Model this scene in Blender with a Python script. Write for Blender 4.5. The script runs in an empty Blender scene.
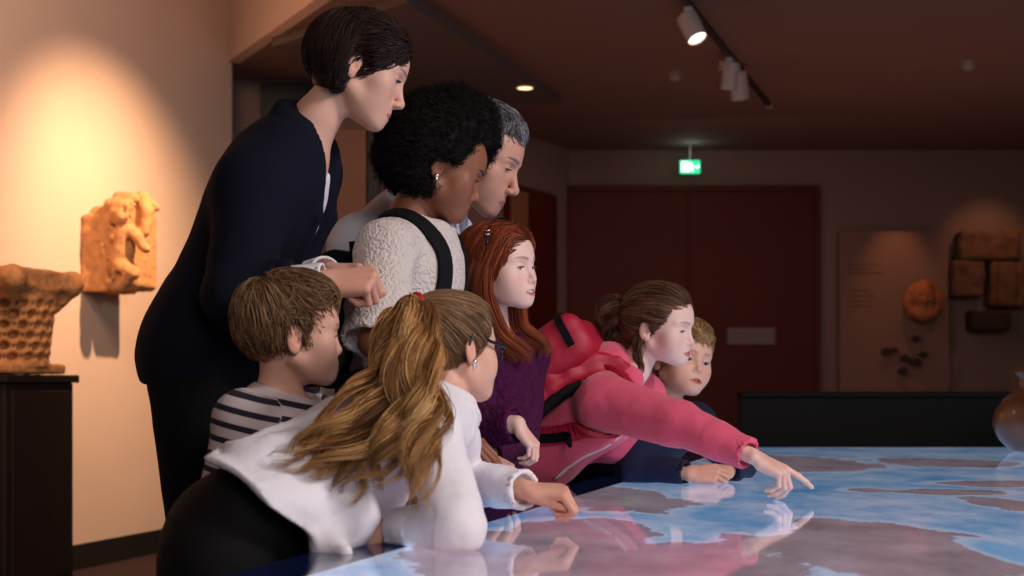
# School group round a lit map table in a museum hall. Everything is built here in mesh code.
import bpy, math, random
import numpy as np
from mathutils import Vector, Matrix, Euler

C = bpy.context.scene.collection
F32 = np.float32
PXF, HZ, CAMZ = 1500.0, 385.0, 0.955

def W(px, py, d):
    """A measured direction (photo pixel) and a distance into the room -> a point in metres."""
    return np.array([(px - 512.0) / PXF * d, d, CAMZ - (py - HZ) / PXF * d])

def V(*a):
    return np.array(a, dtype=float)

def unit(v):
    v = np.asarray(v, float)
    return v / (np.linalg.norm(v) + 1e-12)

def frame(fwd, up):
    """Columns: forward, left, up."""
    f = unit(fwd)
    l = unit(np.cross(up, f))
    u = np.cross(f, l)
    return np.stack([f, l, u], 1)

# ------------------------------------------------------------------ shapes as distance fields
# a shape: (type, data, blend radius, operation)
def rc(a, b, ra, rb, k=.01, op='u'):
    return ('rc', (np.asarray(a, float), np.asarray(b, float), float(ra), float(rb)), k, op)

def el(c, r, R=None, k=.01, op='u'):
    return ('el', (np.asarray(c, float), np.asarray(r, float), np.eye(3) if R is None else np.asarray(R, float)), k, op)

def cc(a, b, ra, rb, k=.01, op='u'):
    """flat ended cone"""
    return ('cc', (np.asarray(a, float), np.asarray(b, float), float(ra), float(rb)), k, op)

def bx(c, r, R=None, rd=.01, k=.01, op='u'):
    return ('bx', (np.asarray(c, float), np.asarray(r, float), np.eye(3) if R is None else np.asarray(R, float), float(rd)), k, op)

def pl(p, n, k=.004, op='i', c=None, r=None):
    """half space kept behind the plane, only within a ball (c, r)"""
    return ('pl', (np.asarray(p, float), unit(n), None if c is None else np.asarray(c, float), r), k, op)

def sp(c, r, k=.01, op='u'):
    return rc(c, c, r, r, k, op)

def xf(prims, o, R, s):
    out = []
    R = np.asarray(R, float)
    for t, d, k, op in prims:
        if t in ('rc', 'cc'):
            out.append((t, (o + R @ d[0] * s, o + R @ d[1] * s, d[2] * s, d[3] * s), k * s, op))
        elif t == 'el':
            out.append((t, (o + R @ d[0] * s, d[1] * s, R @ d[2]), k * s, op))
        elif t == 'bx':
            out.append((t, (o + R @ d[0] * s, d[1] * s, R @ d[2], d[3] * s), k * s, op))
        elif t == 'pl':
            out.append((t, (o + R @ d[0] * s, R @ d[1], None if d[2] is None else o + R @ d[2] * s, None if d[3] is None else d[3] * s), k * s, op))
    return out

def prim_d(p, X, Y, Z):
    t, d = p[0], p[1]
    if t in ('rc', 'cc'):
        a, b, ra, rb = d
        ab = b - a
        L2 = float(ab @ ab)
        px, py, pz = X - F32(a[0]), Y - F32(a[1]), Z - F32(a[2])
        if L2 < 1e-12:
            return np.sqrt(px * px + py * py + pz * pz) - F32(ra)
        h = (px * F32(ab[0]) + py * F32(ab[1]) + pz * F32(ab[2])) / F32(L2)
        hc = np.clip(h, 0, 1)
        qx, qy, qz = px - hc * F32(ab[0]), py - hc * F32(ab[1]), pz - hc * F32(ab[2])
        if t == 'rc':
            return np.sqrt(qx * qx + qy * qy + qz * qz) - (F32(ra) + hc * F32(rb - ra))
        L = math.sqrt(L2)
        qx, qy, qz = px - h * F32(ab[0]), py - h * F32(ab[1]), pz - h * F32(ab[2])
        rad = np.sqrt(qx * qx + qy * qy + qz * qz) - (F32(ra) + hc * F32(rb - ra))
        return np.maximum(rad, np.maximum(-h, h - 1) * F32(L))
    if t in ('el', 'bx'):
        c, r, R = d[0], d[1], d[2]
        px, py, pz = X - F32(c[0]), Y - F32(c[1]), Z - F32(c[2])
        q = [px * F32(R[0, i]) + py * F32(R[1, i]) + pz * F32(R[2, i]) for i in range(3)]
        if t == 'bx':
            rd = d[3]
            q = [np.abs(q[i]) - F32(r[i] - rd) for i in range(3)]
            m = np.minimum(np.maximum(q[0], np.maximum(q[1], q[2])), 0)
            return np.sqrt(np.maximum(q[0], 0) ** 2 + np.maximum(q[1], 0) ** 2 + np.maximum(q[2], 0) ** 2) + m - F32(rd)
        k0 = np.sqrt((q[0] / F32(r[0])) ** 2 + (q[1] / F32(r[1])) ** 2 + (q[2] / F32(r[2])) ** 2)
        k1 = np.sqrt((q[0] / F32(r[0] ** 2)) ** 2 + (q[1] / F32(r[1] ** 2)) ** 2 + (q[2] / F32(r[2] ** 2)) ** 2)
        return k0 * (k0 - 1) / np.maximum(k1, F32(1e-6))
    if t == 'pl':
        p0, n, c, r = d
        return (X - F32(p0[0])) * F32(n[0]) + (Y - F32(p0[1])) * F32(n[1]) + (Z - F32(p0[2])) * F32(n[2])

def prim_box(p):
    t, d = p[0], p[1]
    if t in ('rc', 'cc'):
        a, b, ra, rb = d
        m = max(ra, rb)
        return np.minimum(a, b) - m, np.maximum(a, b) + m
    if t in ('el', 'bx'):
        c, r, R = d[0], d[1], d[2]
        e = np.abs(R) @ r if t == 'bx' else np.sqrt((R ** 2) @ (r ** 2))
        return c - e, c + e
    if d[2] is None:
        return V(-99, -99, -99), V(99, 99, 99)
    return d[2] - d[3], d[2] + d[3]

def combine(a, b, k, op):
    if op == 'u':
        h = np.maximum(F32(k) - np.abs(a - b), 0) / F32(max(k, 1e-6))
        return np.minimum(a, b) - h * h * F32(k * .25)
    if op == 's':
        b = -b
    h = np.maximum(F32(k) - np.abs(a - b), 0) / F32(max(k, 1e-6))
    return np.maximum(a, b) + h * h * F32(k * .25)

def sdf(prims, P):
    X, Y, Z = (P[:, i].astype(F32) for i in range(3))
    D = np.full(len(P), 9, F32)
    for p in prims:
        dd = prim_d(p, X, Y, Z)
        if p[0] == 'pl' and p[1][2] is not None:
            m = np.sum((P - p[1][2]) ** 2, 1) < p[1][3] ** 2
            D = np.where(m, combine(D, dd, p[2], p[3]), D)
        else:
            D = combine(D, dd, p[2], p[3])
    return D

def grad(prims, P, e=.0015):
    g = np.zeros((len(P), 3))
    for i in range(3):
        o = np.zeros(3); o[i] = e
        g[:, i] = sdf(prims, P + o) - sdf(prims, P - o)
    return g / (np.linalg.norm(g, axis=1, keepdims=True) + 1e-9)

def axis(lo, hi, step, fine=()):
    """grid lines from lo to hi, closer together inside the fine intervals (lo, hi, step)"""
    cuts = sorted({lo, hi, *[c for f in fine for c in f[:2] if lo < c < hi]})
    out = [lo]
    for a, b in zip(cuts[:-1], cuts[1:]):
        m = (a + b) / 2
        st = min([step] + [f[2] for f in fine if f[0] <= m <= f[1]])
        n = max(1, int(math.ceil((b - a) / st)))
        out += list(np.linspace(a, b, n + 1)[1:])
    return np.array(out)

def skin_mesh(prims, step=.005, fine=(), lo=None, hi=None):
    """surface nets of the combined field; fine: list of (box lo, box hi, step)"""
    bl = np.min([prim_box(p)[0] for p in prims if p[3] == 'u'], 0) - .02
    bh = np.max([prim_box(p)[1] for p in prims if p[3] == 'u'], 0) + .02
    if lo is not None: bl = np.maximum(bl, lo)
    if hi is not None: bh = np.minimum(bh, hi)
    ax = [axis(bl[i], bh[i], step, [(f[0][i], f[1][i], f[2]) for f in fine]) for i in range(3)]
    n = [len(a) for a in ax]
    D = np.full(n, 9, F32)
    A = [a.astype(F32) for a in ax]
    for p in prims:
        l, h = prim_box(p)
        m = p[2] + 3 * step
        s = [slice(max(0, np.searchsorted(ax[i], l[i] - m) - 1), np.searchsorted(ax[i], h[i] + m) + 1) for i in range(3)]
        X, Y, Z = A[0][s[0]][:, None, None], A[1][s[1]][None, :, None], A[2][s[2]][None, None, :]
        if 0 in (X.size, Y.size, Z.size):
            continue
        sub = D[s[0], s[1], s[2]]
        dd = prim_d(p, X, Y, Z)
        new = combine(sub, dd, p[2], p[3])
        if p[0] == 'pl' and p[1][2] is not None:
            c, r = p[1][2], p[1][3]
            m = (X - F32(c[0])) ** 2 + (Y - F32(c[1])) ** 2 + (Z - F32(c[2])) ** 2 < r * r
            new = np.where(m, new, sub)
        D[s[0], s[1], s[2]] = new
    D[0], D[-1], D[:, 0], D[:, -1], D[:, :, 0], D[:, :, -1] = 9, 9, 9, 9, 9, 9
    D = np.clip(D, -.02, .02)
    I = D < 0
    cnt = np.zeros([x - 1 for x in n], np.int8)
    for i in (0, 1):
        for j in (0, 1):
            for k in (0, 1):
                cnt += I[i:n[0] - 1 + i, j:n[1] - 1 + j, k:n[2] - 1 + k]
    act = (cnt > 0) & (cnt < 8)
    ci = np.argwhere(act)
    idx = np.full(act.shape, -1, np.int32)
    idx[act] = np.arange(len(ci))
    corners = [(i, j, k) for i in (0, 1) for j in (0, 1) for k in (0, 1)]
    cd = {c: D[ci[:, 0] + c[0], ci[:, 1] + c[1], ci[:, 2] + c[2]] for c in corners}
    acc = np.zeros((len(ci), 3)); num = np.zeros(len(ci))
    lo_ = np.stack([ax[i][ci[:, i]] for i in range(3)], 1)
    sz = np.stack([ax[i][ci[:, i] + 1] for i in range(3)], 1) - lo_
    for c in corners:
        for d in range(3):
            if c[d]: continue
            e = list(c); e[d] = 1; e = tuple(e)
            a, b = cd[c], cd[e]
            m = (a < 0) != (b < 0)
            t = np.where(m, a / np.where(m, a - b, 1), 0)
            q = np.zeros((len(ci), 3)) + np.array(c); q[:, d] = t
            acc[m] += q[m]; num[m] += 1
    verts = lo_ + acc / num[:, None] * sz
    faces = []
    for d in range(3):
        u, v = (d + 1) % 3, (d + 2) % 3
        sa = [slice(1, n[0] - 1)] * 3; sb = [slice(1, x - 1) for x in n]
        s0 = [None] * 3; s1 = [None] * 3
        s0[d] = slice(0, n[d] - 1); s1[d] = slice(1, n[d])
        for w in (u, v):
            s0[w] = slice(1, n[w] - 1); s1[w] = slice(1, n[w] - 1)
        a, b = I[tuple(s0)], I[tuple(s1)]
        for flip, m in ((False, a & ~b), (True, b & ~a)):
            q = np.argwhere(m)
            if not len(q): continue
            q[:, u] += 1; q[:, v] += 1
            def cell(du, dv):
                z = q.copy(); z[:, u] -= du; z[:, v] -= dv
                return idx[z[:, 0], z[:, 1], z[:, 2]]
            f = np.stack([cell(1, 1), cell(0, 1), cell(0, 0), cell(1, 0)], 1)
            faces.append(f[:, ::-1] if flip else f)
    return verts, np.concatenate(faces)

def h3(ix, iy, iz, seed):
    n = (ix * 374761393 + iy * 668265263 + iz * 2147483647 + seed * 974711) & 0x7fffffff
    n = ((n ^ (n >> 13)) * 1274126177) & 0x7fffffff
    return ((n ^ (n >> 16)) & 0xffff) / 65535.0

def noise(P, freq, seed=0, octs=1):
    """smooth value noise, about -1..1"""
    out = np.zeros(len(P)); amp = 1.0; tot = 0
    for o in range(octs):
        Q = P * freq * (2 ** o) + 91.7 * (seed + 1 + o)
        i = np.floor(Q).astype(np.int64); f = Q - i
        f = f * f * (3 - 2 * f)
        r = 0
        for a in (0, 1):
            for b in (0, 1):
                for c in (0, 1):
                    w = (f[:, 0] if a else 1 - f[:, 0]) * (f[:, 1] if b else 1 - f[:, 1]) * (f[:, 2] if c else 1 - f[:, 2])
                    r = r + w * h3(i[:, 0] + a, i[:, 1] + b, i[:, 2] + c, seed + o)
        out += amp * (r * 2 - 1); tot += amp; amp *= .5
    return out / tot

def vnormals(v, f):
    fn = np.cross(v[f[:, 2]] - v[f[:, 0]], v[f[:, -1]] - v[f[:, 1]])
    n = np.zeros_like(v)
    for i in range(f.shape[1]):
        np.add.at(n, f[:, i], fn)
    return n / (np.linalg.norm(n, axis=1, keepdims=True) + 1e-12)

def relax(v, f, it=2, lam=.5):
    for _ in range(it):
        s = np.zeros_like(v); c = np.zeros(len(v))
        m = f.shape[1]
        for i in range(m):
            a, b = f[:, i], f[:, (i + 1) % m]
            np.add.at(s, a, v[b]); np.add.at(c, a, 1)
            np.add.at(s, b, v[a]); np.add.at(c, b, 1)
        v = v + lam * (s / np.maximum(c, 1)[:, None] - v)
    return v

def mesh(name, verts, faces, mat=None, parent=None, base=None, smooth=True, col=None, attr=None):
    """link one mesh object; verts are world points, the object's origin sits at base"""
    base = np.zeros(3) if base is None else np.asarray(base, float)
    me = bpy.data.meshes.new(name)
    verts = np.asarray(verts, float)
    if isinstance(faces, np.ndarray) and len(faces):
        m = faces.shape[1]
        me.vertices.add(len(verts))
        me.vertices.foreach_set('co', (verts - base).astype(F32).ravel())
        me.loops.add(faces.size)
        me.loops.foreach_set('vertex_index', faces.astype(np.int32).ravel())
        me.polygons.add(len(faces))
        me.polygons.foreach_set('loop_start', np.arange(0, faces.size, m, dtype=np.int32))
        me.polygons.foreach_set('loop_total', np.full(len(faces), m, np.int32))
        me.update(calc_edges=True)
        me.validate()
    else:
        me.from_pydata([tuple(x) for x in verts - base], [], [tuple(f) for f in faces])
        me.update()
    me.polygons.foreach_set('use_smooth', np.full(len(me.polygons), smooth))
    if col is not None:
        a = me.color_attributes.new('Col', 'FLOAT_COLOR', 'POINT')
        a.data.foreach_set('color', np.concatenate([col, np.ones((len(col), 1))], 1).astype(F32).ravel())
    for an, av in (attr or {}).items():
        a = me.attributes.new(an, 'FLOAT', 'POINT')
        a.data.foreach_set('value', np.asarray(av, F32))
    if mat is not None:
        me.materials.append(mat)
    o = bpy.data.objects.new(name, me)
    C.objects.link(o)
    if parent is not None:
        o.parent = parent
        pb = np.array(parent.get('_base', (0, 0, 0)))
        o.location = tuple(base - pb)
    else:
        o.location = tuple(base)
    BASE[o.name] = base
    return o

BASE = {}

def child(name, verts, faces, mat, parent, **kw):
    b = BASE[parent.name]
    o = mesh(name, verts, faces, mat, None, b, **kw)
    o.parent = parent
    o.location = (0, 0, 0)
    return o

def tag(o, label=None, cat=None, group=None, kind=None):
    if label: o['label'] = label
    if cat: o['category'] = cat
    if group: o['group'] = group
    if kind: o['kind'] = kind
    return o

def empty(name, loc, label=None, cat=None, group=None):
    o = bpy.data.objects.new(name, None)
    o.empty_display_size = .1
    C.objects.link(o)
    o.location = tuple(loc)
    BASE[o.name] = np.asarray(loc, float)
    return tag(o, label, cat, group)

# ------------------------------------------------------------------ plain mesh builders (verts, faces lists)
class MB:
    def __init__(self):
        self.v, self.f = [], []
    def add(self, v, f):
        n = len(self.v)
        self.v += [tuple(x) for x in v]
        self.f += [tuple(n + i for i in q) for q in f]
        return self
    def box(self, lo, hi, bev=0.0, R=None, o=None):
        lo, hi = np.array(lo, float), np.array(hi, float)
        if bev <= 0:
            v = [(x, y, z) for x in (lo[0], hi[0]) for y in (lo[1], hi[1]) for z in (lo[2], hi[2])]
            f = [(0, 1, 3, 2), (4, 6, 7, 5), (0, 4, 5, 1), (2, 3, 7, 6), (0, 2, 6, 4), (1, 5, 7, 3)]
        else:
            c, r = (lo + hi) / 2, (hi - lo) / 2
            b = min(bev, r.min() * .98)
            v, key = [], {}
            for sx in (-1, 1):
                for sy in (-1, 1):
                    for sz in (-1, 1):
                        for d in range(3):
                            q = np.array([sx, sy, sz], float) * (r - b)
                            q[d] += (sx, sy, sz)[d] * b
                            key[(sx, sy, sz, d)] = len(v); v.append(c + q)
            f = []
            for d in range(3):
                u, w = (d + 1) % 3, (d + 2) % 3
                for s in (-1, 1):
                    def k(a, e):
                        z = [0, 0, 0]; z[d], z[u], z[w] = s, a, e
                        return key[(*z, d)]
                    q = [k(-1, -1), k(1, -1), k(1, 1), k(-1, 1)]
                    f.append(q if s > 0 else q[::-1])
            for d in range(3):
                u, w = (d + 1) % 3, (d + 2) % 3
                for su in (-1, 1):
                    for sw in (-1, 1):
                        def k(a, dd):
                            z = [0, 0, 0]; z[d], z[u], z[w] = a, su, sw
                            return key[(*z, dd)]
                        q = [k(-1, u), k(1, u), k(1, w), k(-1, w)]
                        f.append(q if su * sw < 0 else q[::-1])
            for sx in (-1, 1):
                for sy in (-1, 1):
                    for sz in (-1, 1):
                        q = [key[(sx, sy, sz, d)] for d in range(3)]
                        f.append(q if sx * sy * sz > 0 else q[::-1])
        v = np.array(v)
        if R is not None:
            v = v @ np.asarray(R).T
        if o is not None:
            v = v + np.asarray(o)
        return self.add(v, f)
    def tube(self, pts, rad, n=8, caps=True):
        v, f = tube_mesh(np.asarray(pts, float), rad, n, caps)
        return self.add(v, f)
    def lathe(self, prof, n=32, o=(0, 0, 0), R=None):
        v, f = [], []
        for r, z in prof:
            for i in range(n):
                a = 2 * math.pi * i / n
                v.append((r * math.cos(a), r * math.sin(a), z))
        for j in range(len(prof) - 1):
            for i in range(n):
                k = (i + 1) % n
                f.append((j * n + i, j * n + k, (j + 1) * n + k, (j + 1) * n + i))
        f.append(tuple(range(n))[::-1]); m = (len(prof) - 1) * n
        f.append(tuple(m + i for i in range(n)))
        v = np.array(v)
        if R is not None: v = v @ np.asarray(R).T
        return self.add(v + np.asarray(o), f)
    def prism(self, poly, z0, z1):
        n = len(poly)
        v = [(x, y, z0) for x, y in poly] + [(x, y, z1) for x, y in poly]
        f = [tuple(range(n))[::-1], tuple(range(n, 2 * n))]
        f += [(i, (i + 1) % n, n + (i + 1) % n, n + i) for i in range(n)]
        return self.add(v, f)
    def build(self, name, mat, parent=None, base=None, smooth=False):
        if parent is not None:
            return child(name, np.array(self.v), self.f, mat, parent, smooth=smooth)
        return mesh(name, np.array(self.v), self.f, mat, None, base, smooth=smooth)

def tube_mesh(pts, rad, n=8, caps=True):
    m = len(pts)
    rad = np.full(m, rad) if np.isscalar(rad) else np.asarray(rad)
    t = np.gradient(pts, axis=0)
    t /= np.linalg.norm(t, axis=1, keepdims=True) + 1e-12
    a = V(0, 0, 1) if abs(t[0][2]) < .9 else V(1, 0, 0)
    u = unit(np.cross(t[0], a))
    v = []
    for i in range(m):
        u = unit(u - t[i] * (u @ t[i])); w = np.cross(t[i], u)
        for j in range(n):
            q = 2 * math.pi * j / n
            v.append(pts[i] + rad[i] * (math.cos(q) * u + math.sin(q) * w))
    f = []
    for i in range(m - 1):
        for j in range(n):
            k = (j + 1) % n
            f.append((i * n + j, i * n + k, (i + 1) * n + k, (i + 1) * n + j))
    if caps:
        f.append(tuple(range(n))[::-1]); f.append(tuple((m - 1) * n + j for j in range(n)))
    return v, f

def spline(pts, n=24):
    """Catmull-Rom through the points"""
    P = np.asarray(pts, float)
    P = np.concatenate([[2 * P[0] - P[1]], P, [2 * P[-1] - P[-2]]])
    out = []
    m = len(P) - 3
    for s in np.linspace(0, m, n):
        i = min(int(s), m - 1); t = s - i
        a, b, c, d = P[i:i + 4]
        out.append(.5 * ((2 * b) + (c - a) * t + (2 * a - 5 * b + 4 * c - d) * t * t + (3 * b - a - 3 * c + d) * t ** 3))
    return np.array(out)

def strands_mesh(S, rad, taper=True):
    """S: strands x steps x 3 -> thin three sided tubes; returns verts, quads and strand index per vertex"""
    N, M, _ = S.shape
    t = np.gradient(S, axis=1)
    t /= np.linalg.norm(t, axis=2, keepdims=True) + 1e-9
    ref = np.where(np.abs(t[:, :1, 2:3]) < .9, V(0, 0, 1), V(1, 0, 0))
    u = np.cross(t, np.broadcast_to(ref, t.shape))
    u /= np.linalg.norm(u, axis=2, keepdims=True) + 1e-9
    w = np.cross(t, u)
    rad = np.broadcast_to(np.asarray(rad, float).reshape(-1, 1), (N, 1))
    prof = np.ones(M)
    if taper:
        x = np.linspace(0, 1, M)
        prof = np.minimum(1, .35 + x * 6) * np.minimum(1, .15 + (1 - x) * 3)
    r = rad * prof[None, :]
    v = np.zeros((N, M, 3, 3))
    for j in range(3):
        q = 2 * math.pi * j / 3
        v[:, :, j] = S + r[..., None] * (math.cos(q) * u + math.sin(q) * w)
    base = (np.arange(N)[:, None, None] * M + np.arange(M - 1)[None, :, None]) * 3
    f = []
    for j in range(3):
        k = (j + 1) % 3
        f.append(np.concatenate([base + j, base + k, base + 3 + k, base + 3 + j], 2).reshape(-1, 4))
    return v.reshape(-1, 3), np.concatenate(f), np.repeat(np.arange(N), M * 3)

# ------------------------------------------------------------------ materials
def mat(name, color=(.5, .5, .5), rough=.6, metal=0, spec=.5, emit=None, estr=0, bump=0, bscale=200, bdetail=3,
        vcol=False, sss=0, var=0, vscale=8, sheen=0, coat=0):
    m = bpy.data.materials.new(name)
    m.use_nodes = True
    nt = m.node_tree
    b = nt.nodes['Principled BSDF']
    b.inputs['Base Color'].default_value = (*color, 1)
    b.inputs['Roughness'].default_value = rough
    b.inputs['Metallic'].default_value = metal
    b.inputs['Specular IOR Level'].default_value = spec
    if sheen: b.inputs['Sheen Weight'].default_value = sheen
    if coat: b.inputs['Coat Weight'].default_value = coat
    src = None
    if vcol:
        a = nt.nodes.new('ShaderNodeAttribute'); a.attribute_name = 'Col'
        src = a.outputs['Color']
    if var:
        tc = nt.nodes.new('ShaderNodeTexCoord')
        n = nt.nodes.new('ShaderNodeTexNoise'); n.inputs['Scale'].default_value = vscale; n.inputs['Detail'].default_value = 5
        nt.links.new(tc.outputs['Object'], n.inputs['Vector'])
        mp = nt.nodes.new('ShaderNodeMapRange')
        mp.inputs[1].default_value = .3; mp.inputs[2].default_value = .7
        mp.inputs[3].default_value = 1 - var; mp.inputs[4].default_value = 1 + var
        nt.links.new(n.outputs['Fac'], mp.inputs[0])
        mx = nt.nodes.new('ShaderNodeMix'); mx.data_type = 'RGBA'; mx.blend_type = 'MULTIPLY'
        mx.inputs[0].default_value = 1
        if src is None:
            mx.inputs[6].default_value = (*color, 1)
        else:
            nt.links.new(src, mx.inputs[6])
        nt.links.new(mp.outputs[0], mx.inputs[7])
        src = mx.outputs[2]
    if src is not None:
        nt.links.new(src, b.inputs['Base Color'])
    if sss:
        b.inputs['Subsurface Weight'].default_value = sss
        b.inputs['Subsurface Radius'].default_value = (1, .35, .2)
        b.inputs['Subsurface Scale'].default_value = .008
    if emit:
        b.inputs['Emission Color'].default_value = (*emit, 1)
        b.inputs['Emission Strength'].default_value = estr
    if bump:
        tc = nt.nodes.new('ShaderNodeTexCoord')
        n = nt.nodes.new('ShaderNodeTexNoise'); n.inputs['Scale'].default_value = bscale; n.inputs['Detail'].default_value = bdetail
        nt.links.new(tc.outputs['Object'], n.inputs['Vector'])
        bp = nt.nodes.new('ShaderNodeBump'); bp.inputs['Strength'].default_value = bump; bp.inputs['Distance'].default_value = .01
        nt.links.new(n.outputs['Fac'], bp.inputs['Height'])
        nt.links.new(bp.outputs['Normal'], b.inputs['Normal'])
    return m

def lin(r, g, b):
    """8-bit sRGB -> linear"""
    return tuple((c / 255 / 12.92) if c / 255 <= .04045 else ((c / 255 + .055) / 1.055) ** 2.4 for c in (r, g, b))
# ------------------------------------------------------------------ heads, hands, bodies
def head_R(yaw, pitch, roll=0):
    y, p, r = (math.radians(a) for a in (yaw, pitch, roll))
    f = V(math.cos(p) * math.cos(y), -math.cos(p) * math.sin(y), -math.sin(p))
    R = frame(f, V(0, 0, 1))
    c, s = math.cos(r), math.sin(r)
    l, u = R[:, 1] * c + R[:, 2] * s, R[:, 2] * c - R[:, 1] * s
    return np.stack([R[:, 0], l, u], 1)

def head_prims(kid=0.0, male=0.0, mouth=0.0, smile=0.0, nose=1.0, opn=.5):
    """a head in its own frame: x to the face, y to its left, z up; 0.225 m tall"""
    k = kid
    ez = .016 - .006 * k
    P = [
        el((-.012, 0, .042), (.096, .077, .088), k=.02),
        el((.034, 0, .046 + .003 * k), (.061, .064, .058), k=.03),
        el((.040, 0, -.012), (.052, .061, .068), k=.03),
        el((.048, 0, -.052), (.046, .049 + .004 * male - .003 * k, .040), k=.028),
        rc((.0, .052, -.045), (.070, .018, -.080), .014 + .003 * male, .015, k=.024),
        rc((.0, -.052, -.045), (.070, -.018, -.080), .014 + .003 * male, .015, k=.024),
        el((.0815, 0, -.0825), (.0165, .020 + .004 * male, .0155), k=.020),
    ]
    for s in (1, -1):
        P += [
            sp((.058, s * .046, -.010), .021, k=.02),
            el((.056, s * .0385, -.034), (.027, .0245, .027), k=.022) if k > .3 else el((.056, s * .034, -.036), (.024, .021, .026), k=.02),
            rc((.0855, s * .012, .033), (.068, s * .047, .034), .0100 + .0015 * male, .009, k=.012),
            el((.099, s * .0315, ez + .001), (.0170, .0190, .0120), k=.016, op='s'),
        ]
    # nose
    nl = (.1235 - .010 * k) * 1.0 + (nose - 1) * .012
    P += [
        rc((.0850, 0, ez + .010), (nl - .0115, 0, -.0185), .0075, .0078 + .001 * male, k=.010),
        sp((nl - .0118, 0, -.0222), .0094 - .0008 * k + .0009 * male, k=.007),
        rc((nl - .018, 0, -.028), (.090, 0, -.034), .0060, .007, k=.006),
    ]
    for s in (1, -1):
        P += [el((nl - .0215, s * .0115, -.0270), (.0105, .0054, .0068), k=.005),
              sp((nl - .0205, s * .0068, -.0352), .0034, k=.003, op='s')]
    # muzzle and lips
    mz = -.058
    o = mouth * .004
    P += [el((.0745, 0, mz + .002), (.0265, .032, .026), k=.014)]
    w = .0258 + .003 * smile - .001 * k
    cz = mz + .003 * smile
    P += [rc((.0985, .005, mz + .0046 + o), (.0835, w, cz), .0048, .0028, k=.005),
          rc((.0985, -.005, mz + .0046 + o), (.0835, -w, cz), .0048, .0028, k=.005),
          rc((.0968, .007, mz - .0056 - o), (.0835, w - .002, cz), .0056, .0028, k=.005),
          rc((.0968, -.007, mz - .0056 - o), (.0835, -w + .002, cz), .0056, .0028, k=.005)]
    g = .0011 + o
    P += [rc((.1045, 0, mz - .0003), (.0870, w + .001, cz), g, .0010, k=.0025, op='s'),
          rc((.1045, 0, mz - .0003), (.0870, -w - .001, cz), g, .0010, k=.0025, op='s')]
    # lids, then the opening between them
    for s in (1, -1):
        c = V(.0745, s * .0315, ez)
        P += [el(c, (.0137, .0150, .0135), k=.004),
              el(c + V(.0125, 0, -.0016 - (1 - opn) * .002), (.0085, .0125, .0008 + .0052 * opn), k=.0012, op='s')]
    # ears
    for s in (1, -1):
        Re = frame(V(math.cos(.32), s * math.sin(.32) * -1, 0), V(-.22, 0, 1))
        c = V(-.012, s * .078, .000)
        P += [el(c, (.0175, .0075, .030), R=Re, k=.006),
              el(c + V(.004, -s * .004, -.024), (.010, .006, .010), R=Re, k=.006),
              el(c + V(.004, s * .0065, .006), (.0095, .0055, .0165), R=Re, k=.004, op='s'),
              el(c + V(.0065, s * .006, -.008), (.0060, .0060, .0075), R=Re, k=.003, op='s')]
    if k:
        q = 1 - .09 * k
        sq = lambda v: V(v[0], v[1], v[2] * q if v[2] < 0 else v[2])
        P = [(t, (sq(d[0]), sq(d[1]) if t == 'rc' else d[1], *d[2:]), kk, op) for t, d, kk, op in P]
    return P

def eye_spots(kid=0.0):
    return [V(.0745, s * .0315, .016 - .006 * kid) for s in (1, -1)]

def ss(x, a, b):
    t = np.clip((x - a) / (b - a), 0, 1)
    return t * t * (3 - 2 * t)

def face_colour(Q, base, lip, brow, kid=0, blush=.5, browk=1.0, beard=0):
    """Q: points in the head's own frame"""
    n = len(Q)
    col = np.tile(np.array(base), (n, 1))
    x, y, z = Q[:, 0], Q[:, 1], Q[:, 2]
    z = np.where(z < 0, z / (1 - .09 * kid), z)
    ay = np.abs(y)
    ez = .016 - .006 * kid
    front = ss(x, .03, .06)
    b = np.exp(-((ay - .042) / .018) ** 2 - ((z + .026) / .018) ** 2) * front * blush
    b = np.maximum(b, np.exp(-((x - .115) / .012) ** 2 - (y / .012) ** 2 - ((z + .026) / .012) ** 2) * blush * .6)
    b = np.maximum(b, (np.exp(-((x + .012) / .03) ** 2 - ((z) / .035) ** 2) * ss(ay, .07, .08)) * blush)
    red = np.array([1.02, .72, .66])
    col *= 1 + b[:, None] * (red - 1)
    if beard:
        m = ss(-z, .03, .05) * ss(x, .0, .04) * beard
        col *= 1 - .25 * m[:, None]
    # lips
    t = np.clip(ay / .0255, 0, 1)
    up = -.058 + .0088 * (1 - t ** 1.5) + .001 * np.exp(-((ay - .005) / .004) ** 2)
    dn = -.058 - .0106 * (1 - t ** 2)
    m = ss(z, dn - .0012, dn + .0012) * (1 - ss(z, up - .0012, up + .0012)) * (1 - ss(ay, .0232, .0262)) * ss(x, .076, .08)
    col += m[:, None] * (np.array(lip) - col)
    # brows
    bz = ez + .021 + .004 * np.sin(np.clip((ay - .010) / .042, 0, 1) * 2.6)
    wd = .0042 * (1 - .6 * ss(ay, .025, .055))
    m = np.exp(-((z - bz) / wd) ** 4) * ss(ay, .009, .015) * (1 - ss(ay, .047, .056)) * ss(x, .03, .05) * browk
    col += m[:, None] * (np.array(brow) - col)
    return np.clip(col, 0, 1)

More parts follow.
